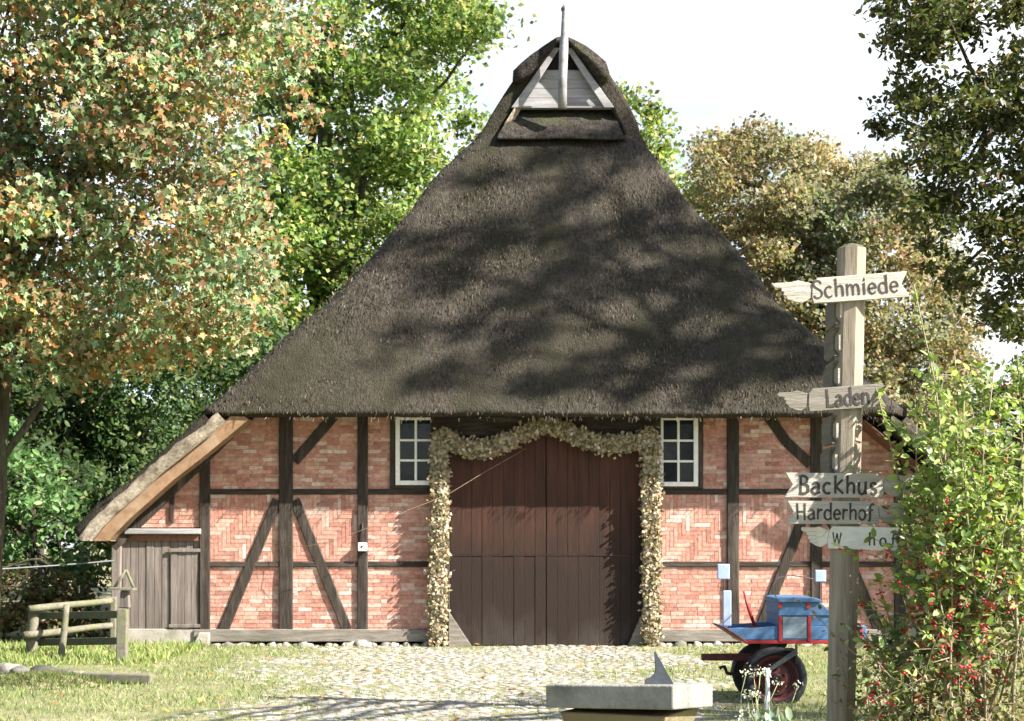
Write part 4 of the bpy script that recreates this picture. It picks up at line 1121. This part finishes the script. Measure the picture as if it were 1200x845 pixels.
nb_ = 2200; an_ = rng.uniform(0, 2*math.pi, nb_); rj = rng.uniform(0, 1, nb_)**.6
bpos = np.stack([q[0]+.74*rj*np.cos(an_), q[1]+.57*rj*np.sin(an_), .12*(1-rj**2)-.03], 1)
tag(blades('bank_grass', bpos, rng.uniform(.04,.10,nb_), pick_cols(nb_, [(.09,.13,.04),(.14,.17,.06),(.20,.16,.09)], [3,2,1])), kind='stuff')
mb = MB(); a = P(97,797,19); b2 = P(178,799,18.8); a[2] = .05; b2[2] = .045
mb.hexa([a+np.array(v) for v in ((0,-.09,-.07),(0,.09,-.07),(0,.09,.055),(0,-.09,.055))], [b2+np.array(v) for v in ((0,-.09,-.07),(0,.09,-.07),(0,.09,.05),(0,-.09,.05))])
tag(mb.build('timber_baulk', 'fence', None, bevel=.02), 'long low timber baulk lying in the grass before the fence', 'timber')
mb = MB(); mb.tube([P(133,657,25.9),P(100,660,25.6),P(62,663,25.2),P(0,667,24.6),P(-60,668,24)], .013, 6)
ov = tag(mb.build('cable', 'wire_grey', None, smooth=True), 'thin grey cable running left from the barn corner into the bushes', 'cable')
# ------------------------------------------------------------------ stake and small plants in front
DP = 8.6
mb = MB(); q0 = P(900,640+EYE/DP*F,DP); q0[2] = -.1; q1 = P(899.5,783,DP); mb.tube([q0, q1], .013, 10)
tag(mb.build('stake', 'pale_metal', None, smooth=True), 'thin pale metal stake standing in front of the cart wheel', 'stake')
sg = thing('silver_leaf_plant', 'low plant with woolly silver green leaves at the foot of the stake', 'plant', (P(905,0,8.3)[0], 8.3-DF, 0))
b0 = np.array((P(905,0,8.3)[0], 8.3-DF, 0.)); 
mb = MB(); tips = []
for k in range(22):
    e = P(random.uniform(876,938), random.uniform(856,920), 8.3+random.uniform(-.15,.15)); mb.tube(curve_pts(b0+rng.normal(size=3)*.03*np.array((1,1,0)), e, 5, wob=.1), np.linspace(.008,.004,6), 5); tips.append(e)
for e in ((893,848),(913,846),(925,850),(903,843)): tips.append(P(e[0], e[1]+8, 8.3))
mb.build('stem', 'shoot', sg, smooth=True)
tp = np.repeat(np.array(tips), 12, 0)+rng.normal(size=(len(tips)*12,3))*np.array((.02,.02,.05))
scatter('leaves', 'leaf', sg, tp, rng.uniform(.05,.09,len(tp)), pick_cols(len(tp), [(.20,.26,.19),(.26,.32,.26),(.15,.21,.13)], [2,2,1]), 'oval', nbias=(0,-.5,.3), tan=(0,0,1.6))
wf = thing('white_flower_plant', 'spindly plant with small white flower heads beside the stake', 'plant', (P(885,0,8.5)[0], 8.5-DF, 0))
b0 = np.array((P(885,0,8.5)[0], 8.5-DF, 0.)); mb = MB(); fl = []
for (px, py) in ((875,787),(883,789),(891,787),(898,789),(880,812),(886,817),(876,815),(912,800),(868,835),(880,838),(935,803)):
    e = P(px, py, 8.5+random.uniform(-.1,.1)); mb.tube(curve_pts(b0+rng.normal(size=3)*.04*np.array((1,1,0)), e, 7, wob=.16), np.linspace(.005,.002,8), 4); fl.append(e)
mb.build('stem', 'shoot', wf, smooth=True)
fpz = np.repeat(np.array(fl), 14, 0)+rng.normal(size=(len(fl)*14,3))*.016
scatter('flowers', 'leaf', wf, fpz, rng.uniform(.012,.022,len(fpz)), pick_cols(len(fpz), [(.75,.76,.70),(.62,.64,.5)], [3,1], .05), 'oval', nbias=(0,-.5,.6))
sd_ = (math.sin(R(66))*math.cos(R(38)), -math.cos(R(66))*math.cos(R(38)), math.sin(R(38)))
# ------------------------------------------------------------------ trees and bushes
def tree(name, label, cat, base, cen, rad, per, pal, wts, kind, size, mat='leaf_far', trunk=None, trunk_r=.35, nl=16, nbias=(0,0,.5), group=None, flat=.75, lr=(.12,.02), frac=(.35,.95), power=.42, tan=None, jit=.18, tone=None):
    t = thing(name, label, cat, base, group)
    pos, idx = clump_leaves(cen, rad, per, flat, power)
    cols = pick_cols(len(pos), pal, wts, jit)
    ct = 1+rng.normal(size=(len(cen),1))*.14; cols = np.clip(cols*ct[idx], .004, 1)
    if tone is not None: cols = tone(pos, cols)
    s = rng.uniform(size[0], size[1], len(pos))
    scatter('crown', mat, t, pos, s, cols, kind, nbias=nbias, tan=tan)
    base = np.array(base, float)
    if trunk is None:
        top = base+np.array((0,0,max(cen[:,2].max()-base[2], 2)*.8)); trunk = curve_pts(base, top, 8, wob=.06)
    rr = np.linspace(trunk_r, trunk_r*.3, len(trunk))
    sel = cen[rng.choice(len(cen), min(nl, len(cen)), replace=False)]
    limbs(name, t, trunk, rr, sel, r0=lr[0], r1=lr[1], frac=frac)
    return t
# red-green maple in front of the left roof slope
poly = [(-330,-230),(330,-230),(352,-40),(362,60),(368,125),(350,150),(322,165),(300,185),(308,235),(296,285),(312,330),(322,372),(300,392),(270,388),(238,408),(205,415),(160,412),(120,425),(60,425),(20,430),(-60,440),(-330,430)]
cen = clump_centres(poly, 250, 20.3, 24.0, holes=((385,160,30),(265,395,14),(318,215,10)))
cen = np.concatenate([cen, np.array([P(x+random.uniform(-14,14), y+random.uniform(-14,14), random.uniform(21.5,24)) for x in range(0,300,38) for y in range(-20,400,38)])])
edge = np.array([P(x, y, random.uniform(20.6,22.5)) for x, y in ((350,20),(358,70),(362,110),(352,138),(318,160),(300,200),(302,240),(292,280),(306,322),(318,365),(312,385),(290,378),(258,392),(228,400),(345,-20),(340,60),(335,100))])
cen = np.concatenate([cen, edge]); nm = len(cen)-len(edge); rad = np.concatenate([rng.uniform(.45,.75,nm), rng.uniform(.22,.36,len(edge))])
MP = [(.16,.23,.10),(.24,.31,.17),(.10,.16,.06),(.29,.155,.065),(.38,.25,.13),(.46,.38,.23),(.55,.38,.06),(.20,.11,.05)]
per = np.concatenate([np.full(nm, 190), np.full(len(edge), 60)])
def mtone(pos, c):                      # some sprays have turned, others are still green
    k = np.array([noise.noise(Vector((p[0]*.9, p[1]*.9, p[2]*.9))) for p in pos])[:,None]; k = np.clip(k*2.2, -1, 1)
    return np.clip(c*(1+k*np.array((.13,-.02,-.12))), .004, 1)
tree('maple_tree', 'large maple on the left turning from green to red, hanging before the roof', 'tree', (P(-40,0,23)[0], -3.0, 0), cen, rad, per, MP, [4.2,5.0,2.4,1.9,2.0,1.8,.12,1.5], 'maple', (.06,.14), 'leaf', trunk=[(P(-20,0,23)[0],-3.0,-.1),(P(-8,0,23)[0],-3,2),(P(2,0,23)[0],-3.0,4.0),(P(-10,0,23)[0],-2.6,6.5),(P(10,0,23)[0],-2.3,9.5)], trunk_r=.2, nl=22, nbias=(.55,-.7,.35), lr=(.06,.010), flat=.8, tan=(.1,-.2,-.9), tone=mtone)
# bright green tree behind the barn, left
poly = [(255,-90),(545,-90),(560,10),(578,50),(562,75),(590,95),(597,125),(590,160),(560,190),(560,330),(300,480),(235,430),(240,250),(300,160)]
H = ((372,160,16),(388,55,24),(470,38,20),(545,68,20),(498,205,9),(510,120,12),(350,205,8),(430,110,9),(585,60,14),(415,15,14),(325,135,10),(480,100,9))
cen = clump_centres(poly, 220, 48, 58, H); rad = rng.uniform(.75, 1.5, 220)
GPAL = [(.15,.23,.06),(.24,.31,.095),(.10,.17,.05),(.34,.37,.15),(.06,.11,.035),(.40,.35,.14)]
def gtone(pos, c):
    k = np.array([noise.noise(Vector((p[0]*.35, p[1]*.35, p[2]*.35))) for p in pos])
    return np.clip(c*(1+.35*k[:,None]), .004, 1)
tree('lime_tree', 'tall bright green tree with open gaps rising behind the left roof slope', 'tree', (-6.5, 28, 0), cen, rad, np.full(220, 240), GPAL, [4,4,3,2,2,.6], 'diamond', (.16,.27), trunk_r=.5, nl=26, lr=(.2,.03), nbias=(.2,-.3,.6), tone=gtone)
poly = [(735,110),(760,115),(790,145),(805,165),(815,190),(822,215),(835,260),(760,260),(690,160)]
cen = clump_centres(poly, 34, 52, 57, ((790,120,12),)); rad = rng.uniform(.5, .95, 34)
tree('lime_tree', 'light green treetop showing just right of the thatched peak', 'tree', (4.6, 29, 0), cen, rad, np.full(34, 170), GPAL, [4,5,2,3,.6,.5], 'diamond', (.16,.26), trunk_r=.35, nl=10, lr=(.12,.03), tone=gtone)
# brown autumn tree on the right
poly = [(812,250),(820,205),(826,180),(845,165),(868,156),(890,142),(915,150),(940,160),(958,178),(985,178),(1005,188),(1030,188),(1055,210),(1075,235),(1095,262),(1115,300),(1138,345),(1143,410),(1130,470),(1130,560),(960,560),(900,420),(850,300)]
H = ((885,240,9),(902,280,10),(868,268,8),(893,312,9),(925,325,7),(908,352,8),(850,250,6),(960,345,6))
cen = clump_centres(poly, 300, 43, 49, H); rad = rng.uniform(.5, .95, 300)
BP = [(.235,.205,.13),(.28,.22,.145),(.185,.20,.115),(.35,.29,.205),(.13,.155,.085),(.225,.23,.14)]
def btone(pos, c):
    k = np.array([noise.noise(Vector((p[0]*.4, p[1]*.4, p[2]*.4))) for p in pos])
    return np.clip(c*np.stack([1+.45*k, 1+.15*k, 1+.0*k], 1), .004, 1)
tree('oak_tree', 'brown and olive autumn tree with thin gaps behind the signpost', 'tree', (9.6, 20.5, 0), cen, rad, np.full(300, 290), BP, [4,3,3,2,2,2], 'diamond', (.11,.19), trunk_r=.42, nl=26, lr=(.16,.03), tone=btone, nbias=(.3,-.3,.5))
# dark tree close by on the right, its limbs hanging into view
poly = [(1022,-40),(1020,0),(1040,48),(1058,95),(1040,140),(1022,158),(1050,178),(1062,215),(1082,262),(1106,280),(1118,318),(1090,300),(1110,335),(1150,335),(1165,375),(1195,392),(1240,370),(1300,300),(1300,-40)]
H = ((1150,62,20),(1172,95,16),(1140,225,14),(1112,262,12),(1160,258,16),(1172,330,21),(1140,312,13),(1185,205,14),(1128,180,10),(1195,285,16),(1160,150,11),(1192,348,16),(1105,110,9),(1080,180,8),(1190,20,12))
cen = clump_centres(poly, 140, 9.8, 10.8, H); rad = rng.uniform(.12, .25, 140)
e2 = np.array([P(x, y, random.uniform(9.8,10.6)) for x, y in ((1020,155),(1032,150),(1046,152),(1055,195),(1070,235),(1085,258),(1098,290),(1110,330),(1130,335),(1120,318),(1172,372),(1185,385),(1160,365),(1030,15),(1045,50),(1052,80),(1075,290),(1085,310))])
cen = np.concatenate([cen, e2, np.stack([rng.uniform(5.3,8.0,60), rng.uniform(-13.6,-11.2,60), rng.uniform(2.6,5.2,60)], 1)]); rad = np.concatenate([rad, rng.uniform(.07,.12,len(e2)), rng.uniform(.25,.45,60)])
DPAL = [(.07,.085,.028),(.10,.105,.04),(.05,.068,.022),(.15,.13,.055),(.04,.052,.02),(.22,.14,.07)]
tree('elm_tree', 'dark dense tree whose limbs hang into the upper right corner', 'tree', (7.6, -12.5, 0), cen, rad, np.concatenate([np.full(140, 165), np.full(len(e2), 60), np.full(60, 190)]), DPAL, [4,3,4,1.6,3,.4], 'oval', (.034,.064), 'leaf', trunk=[(7.6,-12.5,-.1),(7.5,-12.5,2.5),(7.0,-12.7,5),(6.6,-13,8)], trunk_r=.3, nl=24, lr=(.06,.008), nbias=(0,0,.7))
# tall tree further right; its crown stands between the sun and the thatch
cen = []; rad = []
for z0 in (1.9, 2.7, 3.5, 4.3, 5.2, 6.0, 6.8, 7.6, 8.4):               # leaf clumps in slanting rows, shaped to cast shadow streaks on the thatch
    x = 5.6; ph = random.random()*6
    while x > -3.6:
        x -= random.uniform(.35, .75)
        z = z0+.42*x+.25*math.sin(x*1.3+ph)
        if not 4.3 < z < 9.7: continue
        if x < -.3 and random.random() < .2+.2*(-.3-x): continue
        if x > -.3 and random.random() < .06: continue
        d = hipd(640-(z-EYE)/28.0*F)-DF
        cen.append(np.array((x, d, z))+np.array(sd_)*random.uniform(20, 28)); rad.append(random.uniform(.32, .62) if z > 5.2 else .36)
cen = np.array(cen); rad = np.array(rad)
tree('beech_tree', 'tall tree to the right of the yard that shades the thatch', 'tree', (22,-6.5,0), cen, rad, np.full(len(cen), 160), DPAL, [4,3,3,2,2,.5], 'diamond', (.10,.18), trunk_r=.5, nl=20, lr=(.14,.03), nbias=(0,0,.4))
# dark trees and undergrowth at the back left
hg = 'dark trees at the back left'
for k, (px, d, w, z0, z1, lab) in enumerate(((40,37,2.6,2.6,7.5,'dark green tree at the far left behind the leafy bush'),(150,39,2.6,1.2,6.8,'dark green tree between the far left tree and the barn eaves'),(265,42,2.6,1.5,7.4,'dark green tree half hidden by the left roof slope'),(-90,36,3.0,1.5,9,'dark green tree at the left edge behind the maple trunk'),(100,47,4.2,3,10.5,'tall dark green tree farthest back at the left'),(245,49,3.6,3,10.5,'tall dark green tree farthest back beside the barn roof'))):
    c0 = P(px, 640, d); n = 62
    cen = np.stack([c0[0]+rng.normal(size=n)*w*.5, c0[1]+rng.normal(size=n)*1.0, rng.uniform(z0, z1, n)], 1)
    tree('hazel_tree', lab, 'tree', (c0[0], c0[1], 0), cen, rng.uniform(.6,1.1,n), np.full(n, 190), [(.06,.11,.045),(.09,.15,.055),(.04,.075,.03),(.14,.19,.075),(.20,.21,.09)], [4,3,3,1.6,.5], 'oval', (.13,.22), trunk_r=.16, nl=14, lr=(.06,.015), group=hg)
# leafy bush left of the barn
poly = [(-160,480),(-20,478),(40,492),(70,520),(100,545),(122,580),(118,640),(125,690),(130,760),(40,740),(-160,740)]
cen = clump_centres(poly, 80, 27.2, 30); rad = rng.uniform(.35,.65,80)
tree('elder_bush', 'bright leafy green bush growing beside the left barn corner', 'bush', (P(40,0,28.6)[0], 2.6, 0), cen, rad, np.full(80, 130), [(.07,.145,.045),(.11,.21,.07),(.042,.09,.03),(.17,.27,.115),(.23,.28,.145)], [4,4,4,1.6,.6], 'oval', (.10,.18), 'leaf', trunk_r=.08, nl=20, lr=(.04,.01), nbias=(.2,-.4,.7))
cen = np.stack([rng.uniform(-9.3,-6.9,34), rng.uniform(.2,1.4,34), rng.uniform(.15,1.25,34)], 1)
tree('dogwood_bush', 'low brown and green undergrowth bush behind the wooden fence', 'bush', (-8.1,.8,0), cen, rng.uniform(.25,.45,34), np.full(34, 110), [(.12,.06,.035),(.09,.055,.03),(.15,.09,.05),(.055,.085,.03),(.10,.14,.05)], [3,3,1.5,5,2], 'oval', (.06,.12), 'leaf', trunk_r=.05, nl=16, lr=(.025,.008))
# green bush beyond the yard at the right edge
cen = clump_centres([(1150,400),(1180,392),(1215,385),(1330,400),(1330,640),(1120,640),(1140,450)], 60, 38, 41); 
tree('yew_tree', 'rounded mid green tree low at the right edge behind the berry bush', 'tree', (P(1235,0,39.5)[0], 13.5, 0), cen, rng.uniform(.5,.9,60), np.full(60, 170), [(.10,.15,.04),(.15,.20,.06),(.06,.10,.03),(.22,.17,.08)], [4,3,3,.8], 'diamond', (.14,.22), trunk_r=.2, nl=12, lr=(.07,.02))
# far wood closing the view at ground level
n = 240; an = np.linspace(R(-5), R(185), n); rr = rng.uniform(75, 95, n)
cen = np.stack([np.cos(an)*rr, np.sin(an)*rr-15, rng.uniform(1, 7.5, n)], 1); cen = np.concatenate([cen, cen+np.array((1.2,3,-2.5))])
pos, idx = clump_leaves(cen, rng.uniform(1.8,3.4,len(cen)), 70)
tag(scatter('far_woodland', 'leaf_far', None, pos, rng.uniform(.6,1.1,len(pos)), pick_cols(len(pos), [(.06,.09,.03),(.09,.11,.04),(.04,.06,.02)], [3,2,2]), 'diamond'), kind='stuff')
# ------------------------------------------------------------------ spindle bush with red berries, right foreground
sbb = np.array((P(1150,0,8.6)[0], 8.6-DF, 0.))
sb = thing('spindle_bush', 'tall leafy bush full of red berries beside the signpost', 'bush', tuple(sbb))
mb = MB(); stems = []
tips = [((1071,334),8.3),((1026,452),8.9),((1075,490),8.8),((1118,410),8.6),((1105,438),8.5),((1142,420),8.8),((1165,432),8.5),((1192,412),8.6),((1210,430),8.7),((1130,470),8.4),((1178,460),8.9),((1098,520),8.3),((1235,450),8.6),((1062,560),9.2),((1070,620),9.2),((1030,690),9.1),((1024,720),8.9),((1100,500),8.6),((1130,540),8.2),((1160,560),8.9),((1085,640),8.3),((1095,590),8.35),((1058,700),8.5),((1085,470),8.7),((1255,500),8.8),((1154,500),8.2),((1200,520),8.3),((1110,580),8.2),((1180,600),8.2),((1012,740),8.5),((1030,780),8.3),((1245,600),8.4)]
for (q, d) in tips:
    e = P(*q, d); b0 = sbb+np.array((random.uniform(-.32,.32), random.uniform(-.25,.25), 0))
    L = np.linalg.norm(e-b0); pl = curve_pts(b0, e, 12, wob=.12); stems.append(np.array(pl))
    mb.tube(pl, np.linspace(.013, .003, 13), 5)
mb.build('stem', 'twig', sb, smooth=True)
mb = MB(); lp, lt = [], []
twigs = []
for s, (q, d) in zip(stems, tips):
    long = q[1] < 460 and q[0] < 1080
    for k in range(30 if not long else 14):
        f = random.uniform(.42 if not long else .35, .97 if not long else .72)*12; i = min(int(f), 11); p = s[i]+(s[i+1]-s[i])*(f-i)
        dr = unit(rng.normal(size=3)*np.array((1,.8,.6))+np.array((-.1,0,.25))); L = random.uniform(.08,.28)
        e = p+dr*L; mb.tube([p, (p+e)/2+np.array((0,0,.01)), e], [.003,.0022,.0012], 4); twigs.append((p, e))
    n = 64 if long else 18
    for k in range(n):
        f = (.5+.5*k/n)*12; i = min(int(f), 11); p = s[i]+(s[i+1]-s[i])*(f-i); lp.append(p); lt.append(unit(rng.normal(size=3)*np.array((1,1,.3))+np.array((0,0,.15))))
for p, e in twigs:
    for k in range(12):
        lp.append(p+(e-p)*random.uniform(.1,1.1)+rng.normal(size=3)*.012); lt.append(unit(unit(e-p)+rng.normal(size=3)*.7))
for (a, b2, d) in (((1062,668),(985,640),8.78),((1065,600),(1040,596),8.72),((1050,560),(992,548),8.86),((1055,655),(1020,628),8.74)):   # sprigs laid over the lower boards
    p, e = P(*a, d+.05), P(*b2, d); mb.tube([p, (p+e)/2+np.array((0,0,.015)), e], [.003,.0025,.0012], 4)
    twigs.append((p, e))
    for k in range(6): lp.append(p+(e-p)*random.uniform(.3,1)); lt.append(unit(unit(e-p)+rng.normal(size=3)*.7))
mb.build('twig', 'twig', sb, smooth=True)
lp = np.array(lp); lt = np.array(lt); 
# fewer leaves low down, where the bare twigs show
keep = rng.uniform(0, 1, len(lp)) < np.clip(.30+(lp[:,2]-.75)*.75, .25, 1); lp, lt = lp[keep], lt[keep]
pal = [(.20,.28,.075),(.28,.36,.11),(.13,.20,.05),(.36,.42,.17),(.20,.21,.10),(.34,.38,.26)]
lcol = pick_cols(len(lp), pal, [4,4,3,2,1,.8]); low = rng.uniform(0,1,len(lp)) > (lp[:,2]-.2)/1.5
lcol[low] = pick_cols(int(low.sum()), [(.10,.15,.05),(.14,.18,.06),(.19,.17,.07),(.08,.12,.04),(.22,.18,.10)], [4,3,2,3,1])  # lower leaves darker: the bush's shaded base put into colour, plus autumn browns
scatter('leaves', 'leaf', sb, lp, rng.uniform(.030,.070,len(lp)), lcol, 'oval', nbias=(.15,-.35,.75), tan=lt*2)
bpz = []
for k in range(560):
    p, e = random.choice(twigs); c = p+(e-p)*random.uniform(.4,1)
    if c[2] > 1.9 and random.random() < .9: continue
    if c[2] < .45: continue
    for _ in range(random.randint(2,5)): bpz.append(c+rng.normal(size=3)*np.array((.018,.018,.014))-np.array((0,0,.02)))
mbb = MB()
for p in bpz: mbb.blob(p, random.uniform(.006,.010), .25, (7,5), (1.15,1.1,.8))
bo = mbb.build('berries', 'berry', sb, smooth=True); bo['kind'] = 'stuff'
# dry tangle at its foot
mb = MB(); tw = []
for k in range(320):
    a = sbb+np.array((random.uniform(-.72,.5), random.uniform(-.45,.3), random.uniform(.05,1.05))); e = a+unit(rng.normal(size=3)+np.array((0,0,.35)))*random.uniform(.15,.45)
    mb.tube(curve_pts(a, e, 3, wob=.2), [.0035,.003,.0022,.0012], 4); tw.append((a, e))
mb.build('dry_twig', 'twig', sb, smooth=True)
lp = np.array([a+(e-a)*random.uniform(0,1)+rng.normal(size=3)*.03 for a, e in tw for _ in range(14)])
scatter('dry_leaves', 'leaf', sb, lp, rng.uniform(.02,.05,len(lp)), pick_cols(len(lp), [(.30,.25,.13),(.20,.16,.08),(.11,.14,.05),(.42,.37,.22),(.08,.12,.04)], [3,3,3,1.2,3]), 'oval')
# ------------------------------------------------------------------ light, sky, camera
SUN_EL, SUN_AZ = 38.0, 66.0            # azimuth measured from the facade normal (-y) towards +x
sd = Vector((math.sin(R(SUN_AZ))*math.cos(R(SUN_EL)), -math.cos(R(SUN_AZ))*math.cos(R(SUN_EL)), math.sin(R(SUN_EL))))
sun = bpy.data.lights.new('sun', 'SUN'); sun.energy = 5.0; sun.angle = R(.53); sun.color = (1,.93,.82)
so = bpy.data.objects.new('sun', sun); C.objects.link(so); so.rotation_euler = (-sd).to_track_quat('-Z', 'Y').to_euler(); so.location = (20,-20,30)
w = bpy.data.worlds.new('World'); bpy.context.scene.world = w; w.use_nodes = True
nt = w.node_tree; nt.nodes.clear()
out = nt.nodes.new('ShaderNodeOutputWorld'); bg = nt.nodes.new('ShaderNodeBackground'); nt.links.new(bg.outputs[0], out.inputs[0])
sky = nt.nodes.new('ShaderNodeTexSky'); sky.sky_type = 'NISHITA'; sky.sun_disc = False
sky.sun_elevation = R(SUN_EL); sky.sun_rotation = math.atan2(sd.x, sd.y)
sky.air_density = 1.0; sky.dust_density = 1.5
n = noise_node(nt, 1.6, 7, .55, stretch=(1,1,2.2), coord='Generated', dist=.3)
[x for x in nt.nodes if x.type == 'MAPPING'][0].inputs['Location'].default_value = (0,0,2.02)
r = ramp(nt, n.outputs['Fac'], [(.40, (0,0,0)), (.64, (1,1,1))])
tcw = nt.nodes.new('ShaderNodeTexCoord'); spw = nt.nodes.new('ShaderNodeSeparateXYZ'); nt.links.new(tcw.outputs['Generated'], spw.inputs[0])
mrw = nt.nodes.new('ShaderNodeMapRange'); mrw.inputs[1].default_value = -.15; mrw.inputs[2].default_value = .35; nt.links.new(spw.outputs['Y'], mrw.inputs[0])   # clouds faded out behind the viewpoint to weaken the fill light
mlw = nt.nodes.new('ShaderNodeMath'); mlw.operation = 'MULTIPLY'; nt.links.new(r.outputs[0], mlw.inputs[0]); nt.links.new(mrw.outputs[0], mlw.inputs[1])
nt.links.new(mixc(nt, sky.outputs[0], (6.5,6.65,6.9), mlw.outputs[0]), bg.inputs[0])
bg.inputs[1].default_value = .062
cam = bpy.data.cameras.new('camera'); co = bpy.data.objects.new('camera', cam); C.objects.link(co)
co.location = (0, -DF, EYE); co.rotation_euler = (R(90), 0, 0)
cam.sensor_width = 36; cam.lens = F/1200*36; cam.shift_y = (HOR-422.5)/1200
cam.clip_start = .1; cam.clip_end = 2000
cam.dof.use_dof = True; cam.dof.focus_distance = 11.5; cam.dof.aperture_fstop = 7.0
bpy.context.scene.camera = co
vs = bpy.context.scene.view_settings
vs.view_transform = 'Standard'; vs.look = 'None'; vs.gamma = 1; vs.use_curve_mapping = False; vs.exposure = 1.9
